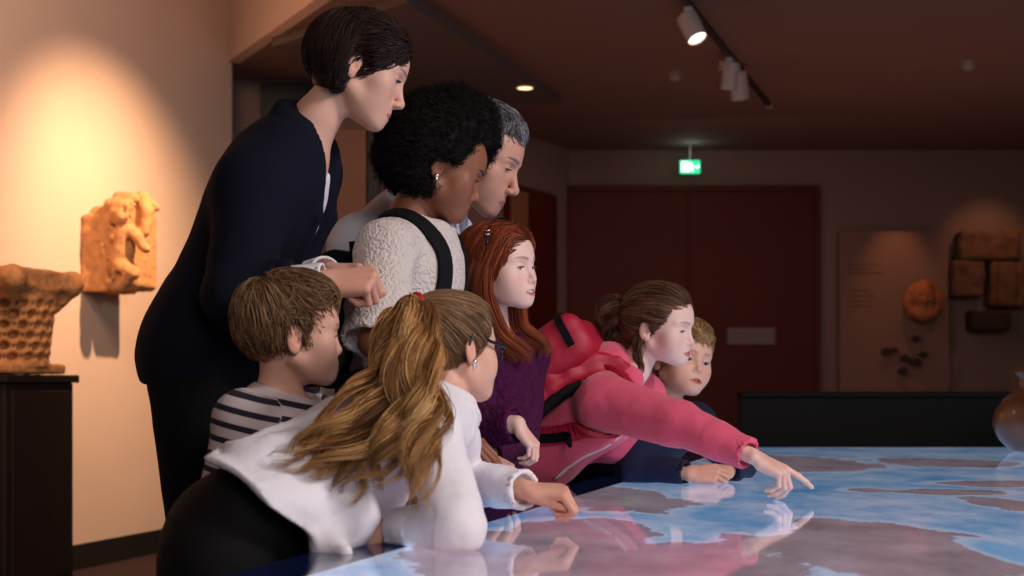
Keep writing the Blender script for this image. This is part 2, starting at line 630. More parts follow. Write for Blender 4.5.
def hand_prims(curl=(20, 25, 15), spread=3, thumb=(25, 15), curls=None, tw=0.0):
    """a right hand seen from the back: x along the fingers, y towards the thumb, z out of the back of the hand; 0.18 m long"""
    P = []
    kn = [V(.090, .030, .002), V(.094, .010, .004), V(.089, -.010, .003), V(.080, -.028, .000)]
    wr = [V(.008, .016, .0), V(.004, .006, .001), V(.004, -.006, .001), V(.008, -.016, .0)]
    for a, b, r in zip(wr, kn, (.0135, .0135, .013, .012)):
        P.append(rc(a, b, r, .0108, k=.012))
    P.append(rc((.03, -.022, -.008), (.065, -.024, -.006), .013, .011, k=.012))
    L = [(.043, .026, .020), (.047, .029, .021), (.044, .027, .021), (.034, .021, .018)]
    rad = [(.0098, .0085, .0076, .0062), (.0100, .0087, .0078, .0064), (.0094, .0082, .0073, .0060), (.0084, .0073, .0065, .0054)]
    for i in range(4):
        cu = curls[i] if curls else curl
        p = kn[i].copy(); a = 0
        sprd = math.radians((1.5 - i) * spread)
        for j in range(3):
            a += math.radians(cu[j])
            d = V(math.cos(a) * math.cos(sprd), math.cos(a) * math.sin(sprd), -math.sin(a))
            q = p + d * L[i][j]
            P.append(rc(p, q, rad[i][j], rad[i][j + 1], k=.0035))
            p = q
    a, b = (math.radians(t) for t in thumb)
    p0 = V(.018, .020, -.006)
    d1 = V(math.cos(a) * math.cos(.3), math.sin(a), -.30)
    p1 = p0 + unit(d1) * .046
    d2 = V(math.cos(a - b * .5), math.sin(a - b * .5), -.30)
    p2 = p1 + unit(d2) * .034
    d3 = V(math.cos(a - b * 1.4), math.sin(a - b * 1.4), -.32)
    p3 = p2 + unit(d3) * .024
    P += [rc(p0, p1, .0165, .0115, k=.012), rc(p1, p2, .0112, .0098, k=.004), rc(p2, p3, .0098, .0072, k=.003)]
    return P

def mirror(prims):
    M = np.diag([1., -1., 1.])
    out = []
    for t, d, k, op in prims:
        if t in ('rc', 'cc'):
            out.append((t, (M @ d[0], M @ d[1], d[2], d[3]), k, op))
        elif t == 'el':
            out.append((t, (M @ d[0], d[1], M @ d[2]), k, op))
    return out

def place_hand(wrist, fwd, back, s=1.0, left=False, **kw):
    """fwd: the way the fingers point; back: the way the back of the hand faces"""
    f = unit(fwd)
    b = unit(np.asarray(back) - f * (np.asarray(back) @ f))
    # right hand, back up, fingers forward: the thumb is to the left = cross(back, fwd)
    y = np.cross(b, f)
    P = hand_prims(**kw)
    if left:
        P = mirror(P)
    return xf(P, np.asarray(wrist, float), np.stack([f, y, b], 1), s)

class Person:
    """joints in metres; keys: head (centre), R, hs, neck, chest, waist, pelvis, shR, elR, wrR, shL, elL, wrL, hpR, knR, anR, hpL, knL, anL"""
    def __init__(self, name, label, base, group=None, **j):
        self.j = j
        self.s = j.get('s', 1.0)
        self.root = empty(name, base, label, 'person', group)
        self.base = np.asarray(base, float)
        self.hp = xf(head_prims(**j.get('face', {})), j['head'], j['R'], j['hs'])

    def hl(self, p):
        return self.j['head'] + self.j['R'] @ (np.asarray(p, float) * self.j['hs'])

    def to_local(self, P):
        return (P - self.j['head']) @ self.j['R'] / self.j['hs']

    def spine_frame(self, a, b):
        """columns: front, left, up along a -> b"""
        u = unit(b - a)
        sh = self.j['shL'] - self.j['shR']
        l = unit(sh - u * (sh @ u))
        f = np.cross(l, u)
        return np.stack([f, l, u], 1)

    def torso(self, o=0.0, k=.05, bust=0.0):
        j, s = self.j, self.s
        R1 = self.spine_frame(j['waist'], j['neck'])
        R0 = self.spine_frame(j['pelvis'], j['waist'])
        dz = np.linalg.norm(j['neck'] - j['waist'])
        fat = j.get('fat', 1.0)
        P = [el(j['pelvis'], (.105 * s * fat + o, .155 * s * fat + o, .115 * s + o), R0, k=k),
             el((j['pelvis'] + j['waist']) / 2, (.095 * s * fat + o, .135 * s * fat + o, .13 * s + o), R0, k=k),
             el(j['waist'], (.092 * s * fat + o, .128 * s * fat + o, .12 * s + o), R1, k=k),
             el(j['chest'], (.105 * s * fat + o, .148 * s * fat + o, dz * .52 + o), R1, k=k)]
        if bust:
            for q in (1, -1):
                P.append(sp(j['chest'] + R1 @ V(.072, q * .065, -.01) * s, .052 * s * bust + o, k=.04))
        for q in ('R', 'L'):
            P.append(rc(j['neck'] - R1[:, 2] * .035 * s, j['sh' + q], .052 * s + o, .050 * s + o, k=.04))
        return P

    def arm(self, q, o=0.0, k=.02, upto=1.0, r=(.050, .043, .040, .026)):
        j, s = self.j, self.s
        a, b, c = j['sh' + q], j['el' + q], j['wr' + q]
        P = [rc(a, b, r[0] * s + o, r[1] * s * .93 + o, k=k)]
        e = b + (c - b) * upto
        m = b + (c - b) * .30
        P += [rc(b, m, r[1] * s * .9 + o, r[2] * s + o, k=k * .6)]
        if upto > .31:
            P += [rc(m, e, r[2] * s + o, r[2] * s + (r[3] - r[2]) * s * (upto - .3) / .7 + o, k=k * .6)]
        return P

    def legs(self, o=0.0, k=.03, r=(.088, .058, .056, .040)):
        j, s = self.j, self.s
        P = []
        for q in ('R', 'L'):
            P += [rc(j['hp' + q], j['kn' + q], r[0] * s + o, r[1] * s + o, k=k), rc(j['kn' + q], j['an' + q], r[2] * s + o, r[3] * s + o, k=k)]
        return P

    def body(self, m, skin, lip, brow, hands, hstep=.0016, browk=1.0, blush=.5, beard=0, extra=(), hand_tint=None):
        j, s = self.j, self.s
        P = self.torso(-.004)
        w = j.get('neckr', .90)
        mid = self.hl((-.030, 0, -.085)) * .5 + j['neck'] * .5
        nk = [rc(self.hl((-.022, 0, -.030)), mid, .050 * j['hs'] * w, .047 * s * w, k=.025),
              rc(mid, j['neck'] - self.spine_frame(j['waist'], j['neck'])[:, 2] * .02, .047 * s * w, .058 * s, k=.03)]
        P += nk
        for q in ('R', 'L'):
            P += self.arm(q, -.004)
        P += list(extra)
        P += self.hp
        fine = []
        hc = j['head']
        fine.append((hc - .135 * j['hs'], hc + .14 * j['hs'], hstep))
        for h in hands:
            P += h
            lo = np.min([prim_box(p)[0] for p in h], 0); hi = np.max([prim_box(p)[1] for p in h], 0)
            fine.append((lo - .01, hi + .01, .0022))
        v, f = skin_mesh(P, .006, fine)
        v = relax(v, f, 1, .35)
        Q = self.to_local(v)
        col = np.tile(np.array(skin), (len(v), 1))
        isf = np.linalg.norm(Q - V(.02, 0, 0), axis=1) < .135
        col[isf] = face_colour(Q[isf], skin, lip, brow, j.get('face', {}).get('kid', 0), blush, browk, beard)
        for h in hands:
            lo = np.min([prim_box(p)[0] for p in h], 0); hi = np.max([prim_box(p)[1] for p in h], 0)
            mk = np.all((v > lo) & (v < hi), 1)
            t = (noise(v[mk], 60, 3) * .5 + .5)[:, None]
            col[mk] = col[mk] * (1 + t * (np.array(hand_tint or (1.0, .82, .78)) - 1))
        self.bodyo = child('body', v, f, m, self.root, col=col)
        return self.bodyo

    def eyes(self, iris, look=(1, 0, -.25), lash=(.03, .02, .015), lashr=.0011):
        j = self.j
        kid = j.get('face', {}).get('kid', 0)
        opn = j.get('face', {}).get('opn', .5)
        for c in eye_spots(kid):
            vs, fs = [], []
            f = frame(unit(look), V(0, 0, 1))
            n, m = 20, 28
            for a in range(n + 1):
                th = math.pi * a / n
                for b in range(m):
                    ph = 2 * math.pi * b / m
                    vs.append(c + f @ V(math.cos(th), math.sin(th) * math.cos(ph), math.sin(th) * math.sin(ph)) * .0124)
            for a in range(n):
                for b in range(m):
                    fs.append((a * m + b, a * m + (b + 1) % m, (a + 1) * m + (b + 1) % m, (a + 1) * m + b))
            vs = np.array(vs)
            ang = np.degrees(np.arccos(np.clip((vs - c) @ f[:, 0] / .0124, -1, 1)))
            col = np.where((ang < 13)[:, None], np.array((.004, .004, .004)), np.where((ang < 30)[:, None], np.array(iris), np.array((.62, .58, .56))))
            w = child('eye', np.array([self.hl(p) for p in vs]), fs, M['eye'], self.root, col=col)
            w.parent = self.bodyo
            # lash line along the upper lid
            t = np.linspace(-1, 1, 13)
            z0 = -.0016 - (1 - opn) * .002 + (.0008 + .0052 * opn) * np.sqrt(np.clip(1 - t * t, 0, 1))
            yy = t * .0118
            xx = np.sqrt(np.clip(.0142 ** 2 - (yy * .92) ** 2 - z0 ** 2, 1e-9, 1))
            pts = np.stack([c[0] + xx, c[1] + yy, c[2] + z0], 1)
            rr = lashr * (.35 + .65 * np.sqrt(np.clip(1 - t * t * .9, 0, 1)))
            tv, tf = tube_mesh(pts, rr, 6)
            nv = len(tv); tv = list(tv)
            for i in range(1, 12):   # the lashes themselves
                p = pts[i]; d = unit(V(1, (p[1] - c[1]) * 40, -.15 + .25 * opn))
                a, b_ = tube_mesh(np.stack([p, p + d * .004, p + d * .0065 + V(0, 0, .0012)]), np.array([.0006, .0004, .00015]), 4)
                tf += [tuple(k + len(tv) for k in q) for q in b_]; tv += list(a)
            o = child('eyelash', np.array([self.hl(p) for p in tv]), tf, M['lash_' + ('light' if lash[0] > .1 else 'dark')], self.root)
            o.parent = self.bodyo

    def garment(self, name, prims, m, step=.005, wr=.0, wf=14, seed=0, fine=(), attrf=None, stretch=None, colf=None, rel=1, lo=None, hi=None, fold=None, shell=None):
        v, f = skin_mesh(prims, step, fine, lo, hi)
        v = relax(v, f, rel, .4)
        at = {}
        if attrf:
            at = attrf(v)
        if wr or fold:
            n = vnormals(v, f)
            d = np.zeros(len(v))
            if wr:
                Q = v if stretch is None else v @ np.asarray(stretch)
                t = noise(Q, wf, seed, 3)
                t = t + .7 * (1 - 2 * np.abs(noise(Q + 3.1, wf * .7, seed + 5, 2)))
                d = wr * t
            if fold:
                d = d + fold(v)
            if shell is not None:      # leave the inside of an open shell alone
                a, u = np.asarray(shell[0], float), unit(shell[1])
                q = v - a
                h = q @ u
                rad = q - np.outer(h, u)
                d = d * np.where((h > 0) & (np.sum(rad * n, 1) < 0), 0, 1)
                d = d * ss(-(v - shell[2]) @ shell[3], .004, .035)
            v = v + n * d[:, None]
        col = colf(v) if colf else None
        return child(name, v, f, m, self.root, attr=at, col=col)

    def hair(self, name, cap, roots, flow, n, steps, seg, rad, cols, m, seed=0, lift=.002, jit=.15, layers=.006, clump=0.0, capcol=None, free=None, lenvar=.35, step_cap=.0035, lenf=None):
        """cap: shapes (world) of the hair mass; strands laid along its surface following flow(local pts) -> local dirs"""
        rng = np.random.default_rng(seed)
        hs = self.j['hs']
        V0, F0 = [], []
        v, f = skin_mesh(cap, step_cap)
        nn = vnormals(v, f)
        Q = self.to_local(v)
        d = flow(Q)
        d /= np.linalg.norm(d, axis=1, keepdims=True) + 1e-9
        # roots: random points of the cap that pass
        fi = rng.integers(0, len(f), n * 6)
        bc = rng.dirichlet((1, 1, 1, 1), n * 6)
        P = np.einsum('nk,nkd->nd', bc, v[f[fi]])
        ok = roots(self.to_local(P))
        P = P[ok][:n]
        N = len(P)
        off = rng.uniform(-.003, layers, N) * hs + lift * hs
        seg_n = seg * hs * (1 - lenvar + lenvar * 2 * rng.random(N))
        if lenf is not None: seg_n = seg_n * lenf(self.to_local(P))
        S = np.zeros((N, steps, 3))
        wob = rng.normal(0, jit, (N, 3))
        D = np.zeros((N, 3))
        for i in range(steps):
            g = grad(cap, P)
            dist = sdf(cap, P)
            P = P - g * (dist - off * min(1, .2 + i * .3))[:, None]
            S[:, i] = P
            L = flow(self.to_local(P))
            L = L / (np.linalg.norm(L, axis=1, keepdims=True) + 1e-9)
            w = (L @ self.j['R'].T) + wob + noise(P * 1.0, 30 / hs, seed)[:, None] * wob * 1.5
            w = w - g * np.sum(w * g, 1, keepdims=True)
            w /= np.linalg.norm(w, axis=1, keepdims=True) + 1e-9
            D = w if i == 0 else D * .4 + w * .6
            P = P + D * seg_n[:, None]
        sv, sf, si = strands_mesh(S, rad * hs * rng.uniform(.7, 1.3, N))
        cols = np.array(cols)
        t = np.clip(rng.normal(.5, .28, N) + .25 * noise(S[:, 0], 40, seed + 2), 0, 1) * (len(cols) - 1)
        i0 = np.minimum(t.astype(int), len(cols) - 2)
        sc = cols[i0] + (cols[i0 + 1] - cols[i0]) * (t - i0)[:, None]
        cc_ = np.tile(np.array(capcol if capcol is not None else cols[0]), (len(v), 1))
        V_ = np.concatenate([v, sv]); F_ = np.concatenate([f, sf + len(v)])
        col = np.concatenate([cc_, sc[si]])
        if free is not None:
            for (fv, ff, fc) in free:
                F_ = np.concatenate([F_, ff + len(V_)]); V_ = np.concatenate([V_, fv]); col = np.concatenate([col, fc])
        return child(name, V_, F_, m, self.root, col=col)

def locks(guides, n, rad, cols, seed=0, spread=(.02, .03, .01), wave=0.0, wfreq=3.0, steps=26, flat=1.0, lenvar=.15, clumps=8, tight=.35, curl=None):
    """free hanging strands round guide curves (each: list of points); returns verts, faces, colours"""
    rng = np.random.default_rng(seed)
    cols = np.array(cols)
    outs = []
    for gi, gpts in enumerate(guides):
        G = spline(gpts, steps)
        t = np.gradient(G, axis=0); t /= np.linalg.norm(t, axis=1, keepdims=True)
        u = np.cross(t, V(.3, .9, .1)); u /= np.linalg.norm(u, axis=1, keepdims=True)
        w = np.cross(t, u)
        s = np.linspace(0, 1, steps)
        env = np.interp(s, np.linspace(0, 1, len(spread)), spread)
        cl = rng.normal(0, .55, (clumps, 2))
        cph = rng.uniform(0, 6.28, clumps); cfr = wfreq * rng.uniform(.8, 1.25, clumps)
        ci = rng.integers(0, clumps, n)
        p = cl[ci] + rng.normal(0, tight * .5, (n, 2))
        p /= np.maximum(1, np.linalg.norm(p, axis=1, keepdims=True))
        ph = cph[ci] + rng.normal(0, .25, n)
        L = 1 - lenvar * rng.random(n)
        S = np.zeros((n, steps, 3))
        for i in range(n):
            q = s * L[i]
            g = np.stack([np.interp(q, s, G[:, k]) for k in range(3)], 1)
            uu = np.stack([np.interp(q, s, u[:, k]) for k in range(3)], 1)
            ww = np.stack([np.interp(q, s, w[:, k]) for k in range(3)], 1)
            e = np.interp(q, s, env)
            wv = wave * ss(q, .05, .35)
            a = 6.283 * cfr[ci[i]] * q + ph[i]
            S[i] = g + uu * (p[i, 0] * e + wv * np.cos(a))[:, None] + ww * (p[i, 1] * e * flat + wv * np.sin(a))[:, None]
        sv, sf, si = strands_mesh(S, rad * rng.uniform(.7, 1.3, n))
        tt = np.clip(rng.normal(.45, .2, clumps)[ci] + rng.normal(0, .18, n), 0, 1) * (len(cols) - 1)
        i0 = np.minimum(tt.astype(int), len(cols) - 2)
        sc = cols[i0] + (cols[i0 + 1] - cols[i0]) * (tt - i0)[:, None]
        outs.append((sv, sf, sc[si]))
    return outs
# ------------------------------------------------------------------ materials of the place
M = {}
CAMZ_TABLE = .70
def P3(px, py, d): return tuple(W(px, py, d))
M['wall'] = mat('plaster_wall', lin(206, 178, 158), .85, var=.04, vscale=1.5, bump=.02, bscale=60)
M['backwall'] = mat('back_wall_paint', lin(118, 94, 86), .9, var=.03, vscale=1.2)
M['ceil'] = mat('ceiling_paint', lin(128, 96, 84), .9, var=.03, vscale=1)
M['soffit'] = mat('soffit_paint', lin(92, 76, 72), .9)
M['floor'] = mat('red_carpet', lin(40, 9, 7), .95, bump=.2, bscale=300)
M['base'] = mat('dark_baseboard', lin(20, 14, 12), .6)
M['wood_dark'] = mat('dark_plinth_wood', lin(34, 22, 18), .6, spec=.25, var=.12, vscale=14)
M['door'] = mat('red_brown_door', lin(74, 22, 9), .6, spec=.2, var=.10, vscale=3)
M['doorl'] = mat('timber_panel', lin(128, 82, 54), .6, var=.10, vscale=3)
M['plate'] = mat('door_plate_grey', lin(104, 86, 82), .6)
M['stone'] = mat('sandstone', lin(186, 132, 82), .9, var=.22, vscale=22, bump=.5, bscale=70, bdetail=6)
M['stone2'] = mat('brown_sandstone', lin(190, 130, 78), .9, var=.25, vscale=18, bump=.6, bscale=60, bdetail=6)
M['stone3'] = mat('dark_stone', lin(96, 64, 46), .9, var=.25, vscale=12, bump=.4, bscale=40)
M['stone4'] = mat('near_black_stone', lin(46, 28, 22), .9, var=.25, vscale=12, bump=.4, bscale=40)
M['terracotta'] = mat('terracotta', lin(140, 82, 50), .85, var=.2, vscale=14, bump=.2, bscale=40)
M['vase'] = mat('vase_clay', lin(84, 46, 24), .45, var=.3, vscale=16, coat=.3)
M['panel'] = mat('display_panel', lin(116, 86, 76), .85)
M['black'] = mat('black_laminate', lin(9, 8, 9), .7, spec=.2)
M['tablebody'] = mat('table_body', lin(12, 14, 24), .4)
M['lampgrey'] = mat('lamp_grey', lin(176, 160, 156), .5)
M['track'] = mat('track_black', lin(40, 30, 26), .5)
M['lampglow'] = mat('lamp_glow', (.9, .8, .7), .5, emit=(1, .82, .62), estr=3.2)
M['downglow'] = mat('downlight_glow', (.9, .8, .7), .5, emit=(1, .72, .38), estr=2.0)
M['exitgreen'] = mat('exit_green', lin(10, 120, 70), .4, emit=(.02, .55, .25), estr=1.6)
M['exitwhite'] = mat('exit_white', (.9, .9, .9), .4, emit=(.75, 1, .88), estr=2.4)
M['detector'] = mat('detector_white', lin(150, 128, 118), .6)

def rot2(v, a):
    c, s = math.cos(a), math.sin(a)
    return V(v[0] * c - v[1] * s, v[0] * s + v[1] * c)

# ------------------------------------------------------------------ the room shell
H = 2.99
WA, WB = V(-4.3, .7), V(-1.764, 9.45)          # left wall line
wd = unit(WB - WA); wn = V(wd[1], -wd[0])       # along the wall; towards the room
def wallp(d): return WA + wd * (d - WA[1]) / wd[1]

def wall_slab(name, a, b, z0, z1, th, m, outward):
    a, b = np.array(a, float), np.array(b, float)
    o = np.array(outward, float) * th
    mb = MB().prism([tuple(a), tuple(b), tuple(b + o), tuple(a + o)], z0, z1)
    o_ = mb.build(name, m)
    return tag(o_, kind='structure')

def structure():
    tag(MB().box((-6, -3, -.1), (7, 14, 0)).build('floor', M['floor']), kind='structure')
    FB = WB + (V(-1.20, 8.30) - WB) * (9.45 - 4.6) / (9.45 - 8.30)
    tag(MB().prism([tuple(WB), tuple(FB), (7, 4.6), (7, 14), (-6, 14), (-6, 9.45)], H, H + .1).build('ceiling', M['ceil']), kind='structure')
    # taller front part of the hall, its ceiling above the picture
    tag(MB().box((-6, -3, 4.2), (7, 9.6, 4.3)).build('ceiling_front', M['ceil']), kind='structure')
    wall_slab('wall_left', WA, WB, 0, 4.2, .25, M['wall'], -wn)
    # the diagonal fascia that carries the wall colour on over the recess
    sh = unit(V(-1, -.49)) * .03
    Fa, Fb = WB + sh, FB + sh
    o = MB().prism([tuple(Fa), tuple(Fb), tuple(Fb + V(.07, .035)), tuple(Fa + V(.07, .035))], H - .005, 4.2).build('wall_fascia', M['wall'])
    tag(o, kind='structure')
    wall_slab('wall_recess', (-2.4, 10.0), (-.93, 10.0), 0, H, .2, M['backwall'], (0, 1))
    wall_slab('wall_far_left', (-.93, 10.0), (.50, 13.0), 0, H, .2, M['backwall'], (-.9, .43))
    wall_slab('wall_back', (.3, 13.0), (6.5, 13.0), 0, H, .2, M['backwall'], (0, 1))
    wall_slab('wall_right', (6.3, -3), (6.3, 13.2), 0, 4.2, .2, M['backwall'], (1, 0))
    wall_slab('wall_front', (-6, -3), (7, -3), 0, 4.2, .2, M['backwall'], (0, -1))
    b0, b1 = WA + wn * .001, WB + wn * .001
    wall_slab('baseboard_left', b0, b1, 0, .13, .018, M['base'], wn)
    # dropped soffit with its corner near the downlight
    z0 = 2.93
    q = W(561, 104, 1500 * (z0 - CAMZ) / (385 - 104))
    d_ = V(.33, 1) / math.hypot(.33, 1)
    A = q[:2]; B = A - d_ * 3.0
    tag(MB().prism([tuple(A), tuple(A + V(-1.3, 0)), (-1.40, 8.76), tuple(B + V(.05, .05))], z0, H + .05).build('trim_1', M['soffit']), kind='structure')
    global DOWN_XY
    dd = 1500 * (z0 - CAMZ) / (385 - 87)
    DOWN_XY = W(525, 87, dd)

    # double door in the back wall
    s = 13.0 / 1500
    x0, x1, zt = (570 - 512) * s, (813 - 512) * s, CAMZ + (385 - 192) * s
    xm = (688 - 512) * s
    o = MB().box((x0 - .05, 12.93, 0), (x0, 13.02, zt + .05)).box((x1, 12.93, 0), (x1 + .05, 13.02, zt + .05)).box((x0, 12.93, zt), (x1, 13.02, zt + .05)).build('door_1', M['door'])
    tag(o, kind='structure')
    MB().box((x0, 12.95, .01), (xm - .006, 13.01, zt), .004).build('door_leaf', M['door'], o)
    r = MB().box((xm + .006, 12.95, .01), (x1, 13.01, zt), .004).build('door_leaf', M['door'], o)
    MB().box(((726 - 512) * s, 12.93, CAMZ + (385 - 345) * s), ((774 - 512) * s, 12.951, CAMZ + (385 - 328) * s), .004).build('door_plate', M['plate'], o)
    MB().box((xm - .012, 12.935, .01), (xm + .012, 12.951, zt), .003).build('door_strip', M['door'], o)
    # door in the far left wall
    a, b = V(-.93, 10.0), V(.50, 13.0); t = unit(b - a); nn = V(t[1], -t[0])
    p, q2 = a + t * (np.linalg.norm(b - a) * .60), a + t * (np.linalg.norm(b - a) * .885)
    mb = MB().prism([tuple(p), tuple(q2), tuple(q2 + nn * .05), tuple(p + nn * .05)], 0, 2.55)
    o2 = mb.build('door_2', M['door']); tag(o2, kind='structure')
    mid = p + (q2 - p) * .36
    MB().prism([tuple(p + t * .03 + nn * .05), tuple(mid + nn * .05), tuple(mid + nn * .062), tuple(p + t * .03 + nn * .062)], .02, 2.5).build('door_panel', M['doorl'], o2)
    # panels in the recess wall
    s = 10.0 / 1500
    o3 = MB().box(((262 - 512) * s, 9.96, .02), ((322 - 512) * s, 10.01, CAMZ + (385 - 84) * s), .004).build('door_3', M['base']); tag(o3, kind='structure')
    MB().box(((327 - 512) * s, 9.95, .02), ((367 - 512) * s, 10.01, CAMZ + (385 - 130) * s), .004).build('door_panel', M['doorl'], o3)
    MB().box(((368 - 512) * s, 9.94, 0), ((380 - 512) * s, 10.01, H), .004).build('door_jamb', M['base'], o3)

structure()

# ------------------------------------------------------------------ things on and by the walls
def plinth():
    a = math.atan2(wn[1], wn[0])          # faces the room
    R = np.array([[math.cos(a), -math.sin(a), 0], [math.sin(a), math.cos(a), 0], [0, 0, 1]])
    # local x: out from the wall, y: along the wall (away)
    c = wallp(6.72)
    o = empty('display_plinth', (*c, 0), 'dark wooden plinth by the left wall carrying the carved basket capital', 'plinth')
    def b(lo, hi, bev, name, m):
        MB().box(lo, hi, bev, R=R, o=(*c, 0)).build(name, m, o)
    b((.02, -.25, .06), (.50, .27, .965), .006, 'carcass', M['wood_dark'])
    b((.00, -.27, .965), (.52, .29, 1.0), .004, 'top_board', M['wood_dark'])
    b((.04, -.23, 0), (.48, .25, .06), .003, 'kickboard', M['base'])
    b((.495, -.21, .10), (.512, .23, .93), .004, 'front_panel', M['wood_dark'])
    return c, R
PC, PR = plinth()

def capital():
    c = np.array([*(PC + wn * .30), 1.0])
    P = []
    def fr(q): return c + PR @ np.asarray(q, float)
    # bell
    P.append(cc(fr((0, 0, .03)), fr((0, 0, .37)), .208, .248, k=.02))
    P.append(cc(fr((0, 0, .035)), fr((0, 0, .060)), .216, .212, k=.01))
    P.append(bx(fr((0, 0, .026)), (.205, .21, .022), PR, .012, k=.006))
    P.append(bx(fr((0, 0, .415)), (.245, .25, .045), PR, .02, k=.03))
    P.append(bx(fr((-.02, -.17, .30)), (.13, .06, .13), PR, .03, k=.03))
    for sx in (-1, 1):
        for sy in (-1, 1):
            P.append(rc(fr((sx * .17, sy * .17, .32)), fr((sx * .225, sy * .225, .41)), .035, .050, k=.04))
    # drilled basket work
    for row in range(6):
        z = .075 + row * .046
        n = 18
        for i in range(n):
            a = 2 * math.pi * (i + .5 * (row % 2)) / n
            r = .213 + .040 * (z / .34)
            Rr = PR @ frame((math.cos(a), math.sin(a), 0), (0, 0, 1))
            P.append(el(fr((math.cos(a) * r, math.sin(a) * r, z)), (.050, .024, .019), Rr, k=.010, op='s'))
            a2 = a + math.pi / n
            Rr = PR @ frame((math.cos(a2), math.sin(a2), 0), (0, 0, 1))
            P.append(el(fr((math.cos(a2) * (r + .004), math.sin(a2) * (r + .004), z)), (.030, .008, .013), Rr, k=.006, op='s'))
    v, f = skin_mesh(P, .006)
    n = vnormals(v, f)
    v = v + n * (noise(v, 25, 4, 3) * .005)[:, None]
    o = mesh('carved_capital', v, f, M['stone2'], None, c)
    tag(o, 'sandstone basket capital with drilled openwork standing on the dark plinth', 'capital')
capital()

def relief():
    d = 7.93
    w = wallp(d)
    R = np.stack([np.array([*wd, 0]), np.array([*wn, 0]), V(0, 0, 1)], 1)   # x along the wall, y out, z up
    zc = CAMZ + (385 - 246) * d / 1500
    c = np.array([*w, zc])
    def fr(q): return c + R @ np.asarray(q, float)
    P = [bx(fr((.0, .085, -.05)), (.14, .085, .20), R, .015, k=.015),
         bx(fr((.02, .10, .10)), (.13, .07, .10), R, .03, k=.04),
         bx(fr((.03, .20, -.02)), (.11, .10, .22), R, .04, k=.03)]
    A = lambda a, b, ra, rb, k=.015: P.append(rc(fr(a), fr(b), ra, rb, k))
    A((-.10, .235, .04), (-.10, .215, -.10), .062, .070, .025)      # trunk and belly
    A((-.11, .215, .150), (-.12, .235, .140), .062, .056, .010)     # head
    A((-.12, .165, .195), (-.13, .27, .190), .036, .032, .012)      # fringe of hair
    A((-.09, .20, .235), (-.09, .27, .235), .035, .030, .02)
    A((-.15, .285, .135), (-.15, .290, .120), .010, .013, .006)     # nose
    A((-.11, .27, .065), (-.13, .33, .02), .036, .031, .012)        # arm and hand
    A((-.13, .33, .02), (-.13, .375, -.035), .031, .024, .012)
    A((-.03, .30, .235), (-.05, .335, .16), .042, .036)             # raised arm and folds
    A((-.05, .335, .16), (-.06, .325, .06), .036, .032)
    A((-.02, .33, .22), (-.02, .37, .19), .030, .022)
    A((-.12, .235, -.13), (-.14, .295, -.155), .056, .042)          # thighs
    A((-.14, .295, -.155), (-.13, .235, -.225), .040, .028)
    A((-.11, .20, -.13), (-.14, .185, -.20), .050, .034)
    A((-.12, .165, .06), (-.14, .19, .02), .026, .022)              # hand at the breast
    A((-.13, .135, -.02), (-.14, .20, -.235), .022, .018)           # edge of the cloth
    for q, r in (((-.15, .175, .055), .018), ((-.15, .185, -.012), .021), ((-.16, .265, .155), .010), ((-.155, .225, .158), .009), ((-.16, .24, -.165), .020), ((-.14, .29, .0), .022), ((-.13, .275, .125), .012)):
        P.append(sp(fr(q), r, k=.008, op='s'))
    for a, b in (((-.15, .155, .09), (-.15, .165, -.06)), ((-.15, .17, -.10), (-.15, .195, -.20)), ((-.14, .30, .20), (-.14, .295, .10)), ((-.13, .30, -.05), (-.13, .31, -.12))):
        P.append(rc(fr(a), fr(b), .012, .014, k=.012, op='s'))
    v, f = skin_mesh(P, .006)
    n = vnormals(v, f)
    v = v + n * (noise(v, 22, 7, 3) * .006)[:, None]
    o = mesh('stone_relief', v, f, M['stone'], None, c)
    tag(o, 'broken sandstone relief of a nude child figure fixed on the left wall', 'sculpture')
relief()

